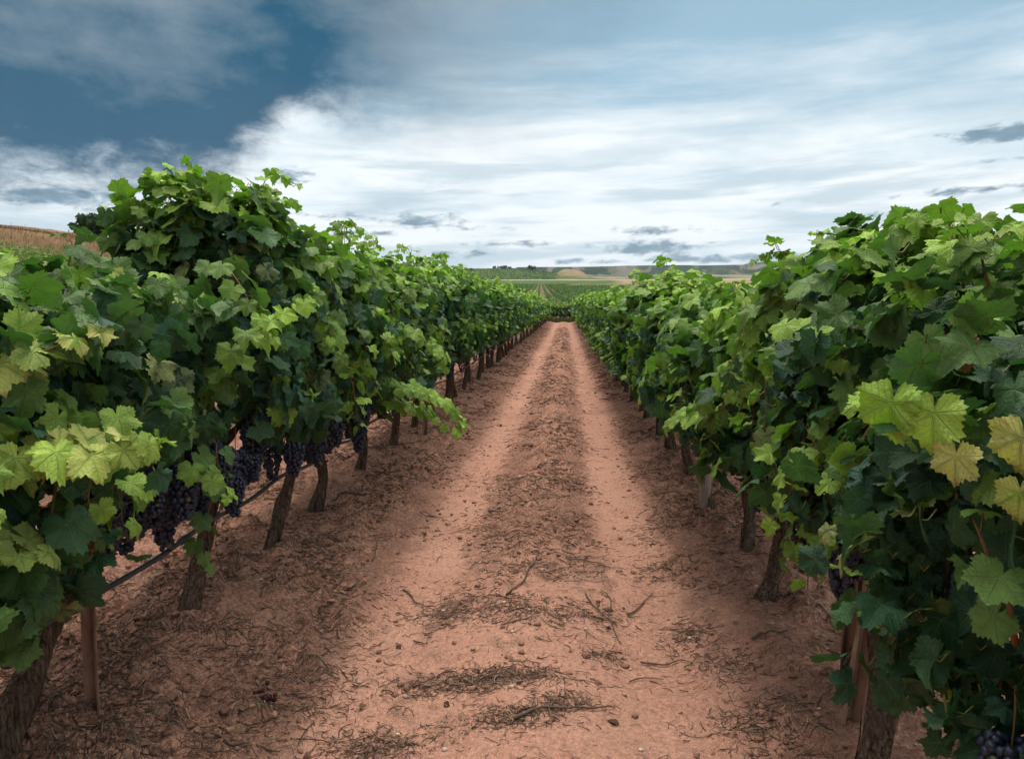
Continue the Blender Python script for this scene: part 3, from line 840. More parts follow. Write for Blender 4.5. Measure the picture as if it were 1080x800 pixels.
right_extra0 = many(
    spray([(1120, 440, 1.30), (1060, 440, 1.28), (1000, 445, 1.25), (930, 430, 1.25), (905, 420, 1.25)], leaf=.064, young0=.7, young1=.95, node=.045, face=FL),
    spray([(1060, 460, 1.26), (1010, 455, 1.22), (960, 455, 1.22)], leaf=.066, young0=.6, young1=.85, node=.055, face=FL),
    single_leaf(1008, 482, 1.0, .044, PALE*.8, .75, FL), single_leaf(1078, 462, .95, .050, PALE*.8, .8, FL), single_leaf(1075, 520, .95, .040, YOUNG*.8, .6, FL),
    single_leaf(985, 436, 1.03, .058, YOUNG*.85, .15, FL), single_leaf(940, 425, 1.08, .062, YOUNG*.8, .0, FL),
    single_leaf(1050, 560, 1.1, .06, MIDG*1.3, 0, FL),
    spray([(1075, 680, 1.05), (1060, 620, 1.03), (1040, 580, 1.03), (1025, 540, 1.05)], leaf=.052, young0=.3, young1=.6, node=.08, face=FL, r0=.0055),
    spray([(1050, 330, 1.5), (1040, 290, 1.5), (1030, 260, 1.5), (1005, 235, 1.55)], leaf=.062, young0=.3, young1=.8, node=.06, face=FL),
    spray([(1120, 330, 1.7), (1085, 300, 1.7), (1070, 275, 1.7)], leaf=.055, young0=.1, young1=.4, node=.06, face=FL),
    single_leaf(1012, 365, 1.2, .04, DEAD, 0, FL), single_leaf(1020, 372, 1.2, .035, DEAD*1.3, 0, FL))
right_extra1 = many(
    spray([(1000, 300, 1.9), (985, 260, 1.85), (990, 235, 1.85), (1000, 222, 1.85)], leaf=.068, young0=.5, young1=1.1, node=.045, face=FL),
    spray([(960, 300, 1.9), (955, 265, 1.9), (962, 240, 1.9), (985, 226, 1.9)], leaf=.068, young0=.4, young1=1.0, node=.045, face=FL),
    spray([(1030, 290, 1.8), (1030, 260, 1.75), (1035, 240, 1.75)], leaf=.068, young0=.4, young1=1.0, node=.05, face=FL),
    spray([(960, 430, 1.8), (910, 385, 1.75), (870, 360, 1.75), (830, 345, 1.8)], leaf=.075, young0=.25, young1=1.0, node=.05, face=FL),
    spray([(960, 470, 1.5), (935, 530, 1.5), (925, 590, 1.5), (935, 640, 1.5)], leaf=.07, young0=.0, young1=.1, node=.055, face=FL),
    spray([(1010, 520, 1.4), (1000, 590, 1.4), (995, 660, 1.4), (1005, 715, 1.4)], leaf=.07, young0=.0, young1=.1, node=.055, face=FL),
    spray([(1060, 600, 1.3), (1060, 700, 1.25), (1050, 790, 1.25)], leaf=.07, young0=.0, young1=.1, node=.055, face=FL))
right_extra2 = many(
    spray([(880, 320, 2.6), (870, 280, 2.5), (868, 258, 2.5), (885, 245, 2.5)], leaf=.075, young0=.0, young1=.4, node=.05, face=FL),
    spray([(905, 320, 2.5), (905, 280, 2.45), (900, 255, 2.45), (912, 238, 2.45)], leaf=.075, young0=.0, young1=.6, node=.05, face=FL),
    spray([(890, 500, 2.2), (862, 545, 2.15), (842, 570, 2.15), (834, 590, 2.15)], leaf=.075, young0=.0, young1=.9, node=.07, face=FL))
right_extra3 = many(
    spray([(850, 330, 3.2), (830, 300, 3.1), (815, 290, 3.1), (828, 283, 3.1)], leaf=.08, young0=.2, young1=.9, node=.05, face=FL),
    spray([(790, 440, 3.2), (745, 440, 3.0), (715, 440, 3.0), (708, 455, 3.0)], leaf=.085, young0=.2, young1=.9, node=.06, face=FL))

def bz(seed, n, xs, ylo, yhi, zlo, zhi):
    r = np.random.RandomState(seed); return [(r.uniform(*xs), r.uniform(ylo, yhi), r.uniform(zlo, zhi)) for _ in range(n)]

gl = [on_ground(u, v, .07) for (u, v) in ((225, 650), (303, 580), (357, 537), (395, 501), (428, 472))]
LD = [1.25, 2.12] + [float(p[1]) for p in gl]
HI = 2; MI = 1
near_vine(ROW_L, LD[0], 101, .60, 1.48, .40, HI, 760, "large-leaved grapevine at the left picture edge with yellow mottled leaves on its shoots", GL, ntop=4, nside=4, extra=left_extra0, bunches=bz(1, 4, (.15, .3), .1, .45, .72, .85), over=.05, facing=1, young=.35)
near_vine(ROW_L, LD[1], 102, .97, 1.52, .36, HI, 640, "low-topped grapevine on the thick leaning trunk tied to a rusty stake, bunches beside it", GL, base=(-.06, -.30, 0), head=(.05, .06, .62), ntop=4, nside=1, extra=left_extra1, bunches=bz(2, 24, (.06, .38), -.1, .5, .78, 1.08), over=.04, facing=1, young=.35, r=.047)
near_vine(ROW_L, LD[2], 103, .90, 1.94, .40, HI, 820, "tallest grapevine of the left row, its shoots rising highest against the sky, black bunches below", GL, base=(0, 0, 0), head=(.02, .26, .66), ntop=8, nside=2, extra=left_extra2, bunches=bz(3, 20, (.06, .36), -.5, .35, .76, 1.06), over=.10, facing=1, half=.23, yoff=.24)
near_vine(ROW_L, LD[3], 104, 0.80, 1.80, .38, HI, 800, "grapevine just behind the tallest one, pale shoots on top and a curved brown cane", GL, base=(0, 0, 0), head=(.04, .24, .62), ntop=12, nside=5, extra=left_extra3, bunches=bz(4, 14, (.05, .34), -.45, .3, .76, 1.0), facing=1)
near_vine(ROW_L, LD[4], 105, 0.74, 1.74, .38, HI, 760, "fourth trunked grapevine of the left row, in front of the long drooping lime shoot", GL, ntop=11, nside=5, bunches=bz(5, 8, (.05, .34), -.4, .4, .72, .9), facing=1)
near_vine(ROW_L, LD[5], 106, 0.68, 1.74, .38, MI, 760, "grapevine with long lime-green shoots drooping out of the left row over the lane", GL, ntop=12, nside=5, extra=left_extra5, bunches=bz(6, 5, (.05, .3), -.4, .4, .68, .86), facing=1)
near_vine(ROW_L, LD[6], 107, 0.68, 1.76, .38, MI, 760, "grapevine directly behind the drooping lime shoots of the left row", GL, ntop=12, nside=5, bunches=bz(7, 4, (.05, .3), -.4, .4, .7, .86), facing=1)

gr = [on_ground(u, v, .06) for (u, v) in ((935, 812), (872, 722), (824, 632), (777, 583), (722, 503))]
RD = [1.0] + [float(p[1]) for p in gr]

near_vine(ROW_R, RD[0], 201, .60, 1.46, .35, HI, 1180, "nearest grapevine of the right row, big pale green and yellowed leaves at the right edge", GR, ntop=4, nside=4, extra=right_extra0, bunches=bz(11, 4, (-.3, -.1), -.3, .5, .62, .8), over=.03, facing=-1, young=.3, half=.42, yoff=.12, leaf=.056)
near_vine(ROW_R, RD[1], 202, .80, 1.60, .33, HI, 980, "tall bright-topped grapevine above the gnarled trunk at the bottom right corner", GR, base=(-.12, -.06, 0), head=(.06, .16, .60), ntop=9, nside=6, extra=right_extra1, bunches=bz(12, 5, (-.26, -.02), -.3, .5, .80, .95), over=.03, facing=-1, r=.039, leaf=.061)
near_vine(ROW_R, RD[2], 203, .76, 1.62, .27, HI, 640, "dark-topped grapevine beside the tall bright one, trunk standing near a leaning rusty stake", GR, head=(.10, .08, .56), ntop=9, nside=6, extra=right_extra2, bunches=bz(13, 6, (-.26, -.02), -.4, .4, .80, .95), over=.08, facing=-1, young=.35, half=.24, yoff=-.22)
near_vine(ROW_R, RD[3], 204, .72, 1.34, .36, HI, 780, "low grapevine of the right row whose short trunk leans sharply into the leaves", GR, base=(-.06, -.05, 0), head=(.08, .2, .5), ntop=9, nside=6, extra=right_extra3, bunches=bz(14, 3, (-.26, -.02), -.4, .4, .80, .95), over=.08, facing=-1, young=.9)
near_vine(ROW_R, RD[4], 205, .72, 1.42, .36, HI, 760, "grapevine of the right row just nearer than the clear plastic sleeve", GR, head=(.05, .12, .55), ntop=12, nside=5, bunches=bz(15, 2, (-.26, -.02), -.4, .4, .80, .95), over=.12, facing=-1)
near_vine(ROW_R, float(on_ground(743, 538, .06)[1]), 206, .74, 1.44, .34, MI, 720, "grapevine of the right row growing out of a clear plastic sleeve", GR, ntop=12, nside=5, over=.12, facing=-1, r=.02)
near_vine(ROW_R, RD[5], 207, .72, 1.50, .34, MI, 720, "grapevine of the right row just beyond the clear plastic sleeve", GR, ntop=12, nside=5, over=.12, facing=-1)

# ------------------------------------------------------------------ the rest of the vines: a few grown kinds, copied
def proto(seed, lod, n, zb, zt, w, ntop, nside, leaf=.085, nb=3, temps=None, half=.54):
    rng = np.random.RandomState(seed)
    L = Leaves(); tubes = []
    bulk_leaves(L, rng, zb, zt, w, n, size=leaf, half=half, inner=.25)
    random_shoots(L, tubes, rng, zb, zt, w, ntop, nside, leaf=leaf*.95, over=.20)
    acc = Acc(); L.build(acc, temps, rng, False)
    fol = acc.mesh("foliage", [M_LEAF if lod else M_LEAF_FAR, M_PETIOLE], KINDS_)
    tr = trunk_mesh(rng, (0, 0, 0), (rng.uniform(-.08, .08), rng.uniform(-.22, .22), zb+.06), .034, bool(lod), 14 if lod else 8, 20 if lod else 9)
    cn = [tube_mesh("cane", tb, M_CANE) for tb in tubes[:5]] if lod else []
    bs = [(rng.choice([-1, 1])*rng.uniform(.05, .28), rng.uniform(-.4, .4), rng.uniform(zb+.04, zb+.2), rng.randint(0, 9)) for _ in range(nb)]
    return fol, tr, cn, bs
MIDP = [proto(300+i, 1, 800, .69, 1.76-.06*(i % 3), .34+.02*(i % 3), 11, 5, nb=5, temps=T_MID) for i in range(6)]
FARP = [proto(320+i, 0, 430, .67, 1.76-.06*(i % 3), .34+.03*(i % 3), 9, 3, leaf=.10, nb=0, temps=T_LO) for i in range(6)]

def plant(p, x, D, rng, label, group, sc=(1, 1, 1), rz=0, parts=True, bunches=True):
    fol, tr, cn, bs = p
    root = link("grapevine", None, loc=(x, D, gz(x, D)-.01), rz=rz, label=label, cat="grapevine", group=group)
    root.scale = sc
    link("trunk", tr, root); link("foliage", fol, root)
    if parts:
        for c in cn: link("cane", c, root)
        if bunches:
            for (bx, by, bz_, k) in bs:
                o = link("grape_bunch", (BUNCH_HI[k % 3+2] if D < 9 else BUNCH_LO[k % 2]), root, loc=(bx, by, bz_)); o.scale = (1.2, 1.2, 1.2)
    return root
def row_rest(x, D0, D1, zs, group, side, n0, seed):
    rng = np.random.RandomState(seed); D = D0; n = n0
    while D < D1:
        mid = D < 22
        p = (MIDP if mid else FARP)[rng.randint(6)]
        if n < 20: lab = "grapevine of the %s row, %s in line from the near end of that row" % (side, ORD[n])
        else: lab = "distant grapevine merged into the green hedge of the %s row, past its twentieth vine" % side
        s = zs(D)*rng.uniform(.95, 1.04)
        plant(p, x+rng.uniform(-.04, .04), D, rng, lab, group, (rng.uniform(.92, 1.08), 1.02, s), math.pi*rng.randint(2)+rng.uniform(-.08, .08), mid, mid)
        D += rng.uniform(.84, .98); n += 1
row_rest(ROW_L, LD[6]+.92, 60.5, lambda D: .99, GL, "left", 7, 41)
row_rest(ROW_R, RD[5]+.9, 60.5, lambda D: .86+.14*sstep(8, 40, D), GR, "right", 7, 42)

def side_row(x, D0, D1, lab, group, seed, zs=.95):
    rng = np.random.RandomState(seed); D = D0
    while D < D1:
        plant(FARP[rng.randint(6)], x+rng.uniform(-.04, .04), D, rng, lab, group, (1, 1.02, zs*rng.uniform(.92, 1.05)), math.pi*rng.randint(2), False, False)
        D += .92
side_row(ROW_L2, 3.0, 17, "grapevine of the next row over, half hidden behind the left row", "grapevines of the row beyond the left row", 43, .92)
side_row(ROW_R2, 6.0, 24, "grapevine of the next row over, half hidden behind the right row", "grapevines of the row beyond the right row", 44, .95)
rng = np.random.RandomState(45)
for k in range(11):                                                     # the row that crosses the far end of the lane
    plant(FARP[k % 6], -5.0+k*.92, 64.5+rng.uniform(-.1, .1), rng, "dark grapevine in the hedge that closes the far end of the lane", "grapevines across the far end of the lane", (1, 1.02, 1.15), math.pi/2+math.pi*rng.randint(2), False, False).location.z -= .32

# ------------------------------------------------------------------ far vineyards, grass, trees
def far_rows():
    rng = np.random.RandomState(77)
    acc = Acc()
    P, S, C = [], [], []
    def row(pts_fn, D0, D1, dens, size, h, w, tone=1.0):
        D = D0
        n = int((D1-D0)*dens(0.5*(D0+D1)))
        Ds = rng.uniform(D0, D1, n)
        return Ds
    # rows climbing the slope straight ahead
    for k in range(-52, 30):
        for (a, b, de, sz) in ((67.5, 110, 9.0, .2), (110, 230, 6.0, .3), (230, 420, 7.0, .34), (420, 800, 4.2, .5)):
            n = int((b-a)*de); Ds = rng.uniform(a, b, n)
            x = k*2.75 - .036*(Ds-60)
            px = 596+720*x/Ds
            ok = (px > 300) & (px < 900) & ~((px > 592+8*np.sin(k)) & (Ds > 560)) & ~((px > 680) & (Ds > 420)) 
            Ds, x = Ds[ok], x[ok]
            P.append(np.stack([x+rng.uniform(-.3, .3, len(x)), Ds, h_ground(x, Ds)+rng.uniform(.4, 1.75, len(x))], -1)); S.append(rng.uniform(.7, 1.2, len(x))*sz)
            hfac = (P[-1][:, 2]-h_ground(x, Ds))/1.8
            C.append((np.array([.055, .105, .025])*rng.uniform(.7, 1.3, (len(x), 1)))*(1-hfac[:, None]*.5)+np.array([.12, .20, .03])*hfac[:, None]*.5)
    # rows on the left slope below the dry bank
    for k in range(0, 25):
        xr = -9.8 - 2.7*k
        for (a, b, de, sz) in ((7, 30, 26, .13), (30, 83, 12, .2)):
            n = int((b-a)*de); Ds = rng.uniform(a, b, n); x = np.full(n, xr)+rng.uniform(-.4, .4, n)
            hh = rng.uniform(.45, 1.75, n); P.append(np.stack([x, Ds, h_ground(x, Ds)+hh], -1)); S.append(rng.uniform(.7, 1.2, n)*sz)
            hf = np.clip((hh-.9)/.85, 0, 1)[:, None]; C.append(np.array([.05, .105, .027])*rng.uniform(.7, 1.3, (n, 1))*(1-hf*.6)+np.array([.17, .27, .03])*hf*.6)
    # rows to the right
    for k in range(0, 12):
        xr = 6.42 + 2.7*k
        for (a, b, de, sz) in ((6, 62, 14, .17),):
            n = int((b-a)*de); Ds = rng.uniform(a, b, n); x = np.full(n, xr)+rng.uniform(-.4, .4, n)
            hh = rng.uniform(.45, 1.7, n); P.append(np.stack([x, Ds, h_ground(x, Ds)+hh], -1)); S.append(rng.uniform(.7, 1.2, n)*sz)
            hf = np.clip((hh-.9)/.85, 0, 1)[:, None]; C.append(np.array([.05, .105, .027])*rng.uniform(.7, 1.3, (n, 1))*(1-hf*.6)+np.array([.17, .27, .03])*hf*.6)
    # terrace of vines on the green rise
    for k in range(70):
        D = 1120 + k*5.5
        n = 170; x = rng.uniform(-420, 60, n); px = 596+720*x/D; ok = (px < 582+8*rng.rand(n)) & (px > 330); x = x[ok]
        yy = D+rng.uniform(-.6, .6, len(x)); P.append(np.stack([x, yy, h_ground(x, yy)+rng.uniform(.4, 1.6, len(x))], -1)); S.append(rng.uniform(1.0, 1.8, len(x)))
        C.append(np.array([.06, .11, .03])*rng.uniform(.7, 1.3, (len(x), 1)))
    P = np.concatenate(P); S = np.concatenate(S); C = np.concatenate(C)
    n = len(P)
    base = np.array([(0, 0, .15), (.55, -.1, 0), (.25, .5, 0), (-.35, .55, -.05), (-.6, 0, 0), (-.15, -.6, -.05), (.4, -.5, 0)])
    ff = np.array([(0, 1, 2), (0, 2, 3), (0, 3, 4), (0, 4, 5), (0, 5, 6), (0, 6, 1)])
    N = np.stack([rng.normal(0, .8, n), rng.normal(-.25, .8, n), rng.uniform(.1, 1.2, n)], -1); N /= np.linalg.norm(N, axis=1)[:, None]
    T = rng.normal(0, 1, (n, 3)); T -= N*np.sum(N*T, 1)[:, None]; T /= np.linalg.norm(T, axis=1)[:, None]; X = np.cross(T, N)
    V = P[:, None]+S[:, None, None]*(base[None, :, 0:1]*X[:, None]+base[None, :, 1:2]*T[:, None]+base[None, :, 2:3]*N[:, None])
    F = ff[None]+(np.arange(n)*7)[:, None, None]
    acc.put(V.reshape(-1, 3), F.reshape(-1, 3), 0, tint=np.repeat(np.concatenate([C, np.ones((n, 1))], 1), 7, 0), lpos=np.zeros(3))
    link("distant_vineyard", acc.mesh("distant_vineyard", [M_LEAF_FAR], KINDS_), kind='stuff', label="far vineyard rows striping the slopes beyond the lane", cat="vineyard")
far_rows()

def blades(name, n, fn, label, cat, mats):
    """dry or green grass: thin bent blades in tufts"""
    rng = np.random.RandomState(len(name)*7)
    R_ = [fn(rng) for _ in range(n)]
    x = np.array([q[0] for q in R_]); y = np.array([q[1] for q in R_]); h = np.array([q[2] for q in R_]); c = np.array([q[3] for q in R_])
    z = h_ground(x, y)-.02; a = rng.rand(n)*6.28; w = h*.035; lx, ly = np.cos(a)*w, np.sin(a)*w
    bx, by = rng.uniform(-.35, .35, n)*h, rng.uniform(-.35, .35, n)*h
    st = lambda *q: np.stack(q, -1)
    V = np.stack([st(x-lx, y-ly, z), st(x+lx, y+ly, z), st(x+bx*.35-lx*.7, y+by*.35-ly*.7, z+h*.6), st(x+bx*.35+lx*.7, y+by*.35+ly*.7, z+h*.6), st(x+bx, y+by, z+h)], 1)
    F = np.array([(0, 1, 3), (0, 3, 2), (2, 3, 4)])[None]+(np.arange(n)*5)[:, None, None]
    me = mesh_np(name, V.reshape(-1, 3), F.reshape(-1, 3), mats, {'tint': ('FLOAT_COLOR', np.repeat(np.concatenate([c, np.ones((n, 1))], 1), 5, 0))}, None, False)
    link(name, me, kind='stuff', label=label, cat=cat)
def _dry(r):
    y = r.uniform(84.5, 99); x = -r.uniform(40, 88); k = r.rand()
    return x, y, r.uniform(.2, .65), np.array([.23, .145, .075])*(.4+k*1.0)
blades("dry_grass", 14000, _dry, "tan dry grass covering the bank above the left vineyard", "grass", [M_LITTER])
def _grn(r):
    y = r.uniform(62.0, 65.0); x = r.uniform(-6, 5); return x, y, r.uniform(.2, .65), np.array([.085, .12, .035])*r.uniform(.5, 1.4)
blades("verge_grass", 5000, _grn, "low dull green grass strip at the far end of the lane", "grass", [M_LITTER])
for (u, v0, v1, D) in ((11, 247, 234, 86), (26, 247, 236, 87)):
    a, b = at_depth(u, v0, D), at_depth(u+.3, v1, D); a[2] = gz(a[0], a[1])-.1
    v, f = tube(curve_pts([a, (a+b)/2+np.array([.05, 0, 0]), b], 8), np.linspace(.03, .012, 8), 5)
    acc = Acc(); acc.put(v, f)
    for q in range(9):
        p = a+(b-a)*(.55+.05*q); w, g_ = tube([p, p+np.array([random.uniform(-.2, .2), random.uniform(-.2, .2), .12])], [.012, .006], 4); acc.put(w, g_)
    link("weed_stalk", acc.mesh("weed_stalk", [M_TWIG]), label=("taller bare weed stalk sticking up from the dry grass bank" if u < 20 else "shorter bare weed stalk beside the taller one on the dry bank"), cat="weed", group="weed stalks on the dry bank")

def tree(x, y, h, w, seed, label, group, n=2600, ls=.22, col=(.035, .06, .022)):
    rng = np.random.RandomState(seed); z = gz(x, y)
    root = link("broadleaf_tree", None, loc=(x, y, z-.1), label=label, cat="tree", group=group)
    acc = Acc(); v, f = tube(curve_pts([(0, 0, -.2), (.05*h*.2, 0, h*.25), (0, .02*h, h*.6)], 12), np.linspace(h*.045, h*.015, 12), 8); acc.put(v, f)
    for k in range(6):
        a = k*1.05+rng.rand(); v, f = tube(curve_pts([(0, 0, h*(.25+.05*k)), (math.cos(a)*w*.25, math.sin(a)*w*.25, h*(.45+.04*k)), (math.cos(a)*w*.42, math.sin(a)*w*.42, h*(.6+.04*k))], 8), np.linspace(h*.018, h*.004, 8), 5); acc.put(v, f)
    link("trunk", acc.mesh("trunk", [M_BARK]), root)
    cl = [(rng.normal(0, .26, 3)*np.array([w, w, h*.5])+np.array([0, 0, h*.62]), rng.uniform(.12, .24)*w) for _ in range(16)]
    P = []; 
    for i in range(n):
        c, r = cl[rng.randint(16)]; d = rng.normal(0, 1, 3); d /= np.linalg.norm(d); P.append(c+d*r*rng.uniform(.6, 1.1)*np.array([1, 1, .75]))
    P = np.array(P); P[:, 2] = np.maximum(P[:, 2], h*.16+rng.rand(n)*.2)
    L = Leaves()
    for p in P: L.add(p, rng.normal(0, 1, 3)+np.array([0, 0, .6]), rng.normal(0, 1, 3), ls*rng.uniform(.6, 1.2), np.array(col)*rng.uniform(.6, 1.5))
    acc = Acc(); L.build(acc, T_LO[:3], rng, False); link("crown", acc.mesh("crown", [M_LEAF_FAR, M_PETIOLE], KINDS_), root)
for i, (u, D, h, w, lab) in enumerate(((97, 112, 4.3, 4.6, "dark round tree nearest the tall vine's shoots, standing behind the dry grass bank"),)): pass
for i, (u, D, h, w, lab) in enumerate(((96, 110, 3.4, 4.0, "smaller dark tree at the left end of the clump behind the dry bank"), (106, 112, 4.2, 4.8, "middle dark rounded tree of the clump behind the dry bank"), (116, 111, 4.2, 4.4, "dark tree closest to the tall vine in the clump behind the dry bank"))):
    p = at_depth(u, 250, D); tree(p[0], D, h, w, 500+i, lab, "trees behind the dry bank")
for i, (u, D, s) in enumerate(((497, 1330, 5), (522, 1370, 6), (527, 1371, 6), (533, 1372, 7), (537, 1374, 5), (559, 1380, 9), (562, 1383, 8))):
    p = at_depth(u, 286, D); tree(p[0], D, s*1.0, s*1.5, 520+i, "tiny dark tree on the crest of the far green terrace", "trees on the far green terrace", 260, s*.16, (.03, .055, .022))

# ------------------------------------------------------------------ things in the lane and the rows
def hose():
    rng = np.random.RandomState(9); pts = []
    ys = [-.6, .4] + LD + list(np.arange(LD[-1]+.92, 60, .92))
    for a, b in zip(ys[:-1], ys[1:]):
        for t in (0, .5): 
            y = a+(b-a)*t; pts.append((ROW_L+.085+rng.uniform(-.015, .015), y, .50-(.022 if t else 0)+rng.uniform(-.012, .012)))
    P = curve_pts(pts, len(pts)*4)
    v, f = tube(P, .0105, 8); acc = Acc(); acc.put(v, f)
    root = link("irrigation_hose", acc.mesh("irrigation_hose", [M_HOSE]), label="dark drip irrigation hose running along the trunks of the left row", cat="hose")
    for k in range(3, 60, 4):
        q = P[k*4+2]; d = P[k*4+3]-P[k*4+2]; d /= np.linalg.norm(d)
        v, f = tube([q-d*.022, q-d*.02, q, q+d*.02, q+d*.022], [.011, .0155, .0165, .0155, .011], 10)
        link("dripper", mesh_np("dripper", v, f, [M_HOSE]), root)
hose()

def stake(base, top, label, wid=.05, group="rusty steel vine stakes"):
    """rolled steel stake: an open V profile with lips"""
    base = np.array(base, float); top = np.array(top, float)
    ax = top-base; ln = np.linalg.norm(ax); ax /= ln
    u = np.cross(ax, np.array([0, 1., 0])); u /= np.linalg.norm(u); w = np.cross(ax, u)
    prof = [(-.5, .0), (-.5, .12), (-.36, .16), (-.12, .60), (.12, .60), (.36, .16), (.5, .12), (.5, 0), (.33, .05), (.08, .50), (-.08, .50), (-.33, .05)]
    m = 18; V = []; n = len(prof)
    for i in range(m):
        c = base+ax*ln*i/(m-1)
        for (a, b) in prof: V.append(c+u*a*wid-w*b*wid)
    F = []
    for i in range(m-1):
        for j in range(n):
            j2 = (j+1) % n; F += [(i*n+j, i*n+j2, (i+1)*n+j2), (i*n+j, (i+1)*n+j2, (i+1)*n+j)]
    e = (m-1)*n
    for a, b in ((0, 11), (1, 10), (2, 9), (3, 8)):
        pass
    for q in ((0, 1, 2, 11), (2, 3, 10, 11), (2, 3, 9, 10), (3, 4, 8, 9), (4, 5, 8, 8), (5, 6, 7, 8)):
        F += [(e+q[0], e+q[1], e+q[2]), (e+q[0], e+q[2], e+q[3])]
    F = [f for f in F if len(set(f)) == 3]
    return link("vine_stake", mesh_np("vine_stake", V, F, [M_RUST], smooth=False), label=label, cat="stake", group=group)
def gpt(u, v): 
    p = on_ground(u, v, .05); p[2] = gz(p[0], p[1]); return p
b = gpt(97, 762); stake(b-np.array([0, 0, .1]), b+np.array([-.06, .12, 1.2]), "rusty steel stake behind the thick leaning trunk at lower left")
b = gpt(896, 774); stake(b-np.array([0, 0, .1]), b+np.array([.24, .30, .95]), "leaning rusty stake beside the gnarled trunk at lower right", .075)
b = gpt(893, 727); stake(b-np.array([0, 0, .1]), b+np.array([.01, .05, 1.1]), "upright thin stake just behind the leaning rusty stake", .05)
for (u, v, lab) in ((448, 463, "pale stake beside the trunk behind the drooping lime shoots"), (476, 428, "pale thin stake amid the receding trunks of the left row, second from the drooping shoots"), (703, 478, "thin stake beside the trunk beyond the plastic sleeve")):
    b = gpt(u, v); stake(b-np.array([0, 0, .1]), b+np.array([random.uniform(-.03, .03), .03, 1.2]), lab, .05)

def twine():
    c = np.array([ROW_L-.005, LD[1]-.055, gz(ROW_L, LD[1])+.345])
    th = np.linspace(0, 2*math.pi, 26); P = np.stack([c[0]+.068*np.cos(th), c[1]+.068*np.sin(th), c[2]+.012*np.sin(th*1+1)], -1)
    acc = Acc(); v, f = tube(P, .0038, 5); acc.put(v, f)
    v, f = tube(curve_pts([P[3], P[3]+np.array([.03, -.0, .02]), P[3]+np.array([.07, .01, .05])], 8), .003, 5); acc.put(v, f)
    link("twine_tie", acc.mesh("twine_tie", [M_TWINE]), label="thin green twine loop tied round the thick leaning trunk", cat="twine")
twine()

def sleeve():
    p = gpt(743, 538); r, h, n = .038, .46, 28
    V = []; F = []
    prof = [(r, -.03), (r, .1), (r*1.02, .25), (r*.98, .4), (r, h), (r-.003, h), (r-.003, .25), (r-.003, -.03)]
    for (rr, z) in prof:
        for k in range(n): V.append((rr*math.cos(k*6.2832/n)*(1+.04*math.sin(k)), rr*math.sin(k*6.2832/n), z))
    for i in range(len(prof)-1):
        for k in range(n): F += [(i*n+k, i*n+(k+1) % n, (i+1)*n+(k+1) % n), (i*n+k, (i+1)*n+(k+1) % n, (i+1)*n+k)]
    link("plant_sleeve", mesh_np("plant_sleeve", V, F, [M_GUARD]), loc=p, label="short clear plastic plant sleeve standing under the right row", cat="plant guard")
sleeve()

def fallen(u, v, du, dv, label, r=.004, fork=True, seed=0):
    rng = np.random.RandomState(seed); a, b = gpt(u, v), gpt(u+du, v+dv)
    K = [a+(b-a)*t+np.array([rng.uniform(-.02, .02), rng.uniform(-.03, .03), 0]) for t in (0, .25, .5, .75, 1)]
    P = curve_pts(K, 22)
    for q in P: q[2] = gz(q[0], q[1])+r*1.1+.004
    acc = Acc(); tt = np.linspace(0, 1, 22); w, f = tube(P, r*(1-.55*tt)*(1+.15*np.sin(tt*50)), 6); acc.put(w, f)
    if fork:
        for k in (7, 13):
            d = np.array([rng.uniform(-.09, .09), rng.uniform(-.09, .09), 0]); Q = np.array([P[k]+d*s+np.array([0, 0, .012*s]) for s in np.linspace(0, 1, 7)])
            w, f = tube(Q, np.linspace(r*.6, r*.25, 7), 5); acc.put(w, f)
    link("fallen_cane", acc.mesh("fallen_cane", [M_TWIG]), label=label, cat="cane", group="pruned canes lying in the lane")
for i, (u, v, du, dv, r, fk, lab) in enumerate((
    (545, 752, 104, -20, .006, True, "longest pale pruned cane lying across the near middle of the lane"),
    (424, 606, 24, 26, .0045, False, "bent dark cane lying on the packed left wheel track"),
    (538, 624, 32, -44, .005, True, "dark forked cane lying on the centre strip of the lane"),
    (617, 622, 34, 28, .004, True, "thin cane slanting down to the right at the lane centre"),
    (663, 637, 26, -24, .0045, False, "short cane slanting up to the right on the right wheel track"),
    (678, 681, 52, 4, .0045, False, "thin dark cane lying flat beside the right wheel track"),
    (795, 673, 36, -4, .006, False, "pale cane under the edge of the right row"),
    (640, 618, 12, 48, .0035, False, "fine cane pointing down the lane on the right wheel track"),
    (440, 655, 8, 12, .004, False, "small upright-looking dark twig at the left of the lane centre"),
    (490, 712, 30, 14, .0045, True, "knotted cane half buried in the debris patch nearest the lane centre"),
    (205, 770, 90, 6, .006, True, "pale cane at the foot of the thick leaning trunk in lower left"),
    (395, 585, -2, -26, .004, False, "short curved twig standing out beside the left row's edge"),
    (600, 585, 60, 4, .004, False, "thin cane lying crosswise on the middle strip further up the lane"))):
    fallen(u, v, du, dv, lab, r, fk, 60+i)

rng = np.random.RandomState(3); acc = Acc()
for k in range(26):
    acc.put(ICO1[0]*(1+rng.uniform(-.2, .2, (len(ICO1[0]), 1)))*rng.uniform(.006, .009)+np.array([rng.normal(0, .016), rng.normal(0, .012), -rng.rand()*.06]), ICO1[1], 0, tint=np.array([.05, .016, .02, 1])*rng.uniform(.5, 1.4))
o = link("fallen_grape_bunch", acc.mesh("fallen_grape_bunch", [M_LITTER], {'tint': 'FLOAT_COLOR'}), loc=tuple(gpt(281, 733)+np.array([0, 0, .02])), label="small dried grape bunch lying on cracked mud in lower left", cat="grapes")
o.rotation_euler = (1.45, .2, .7)

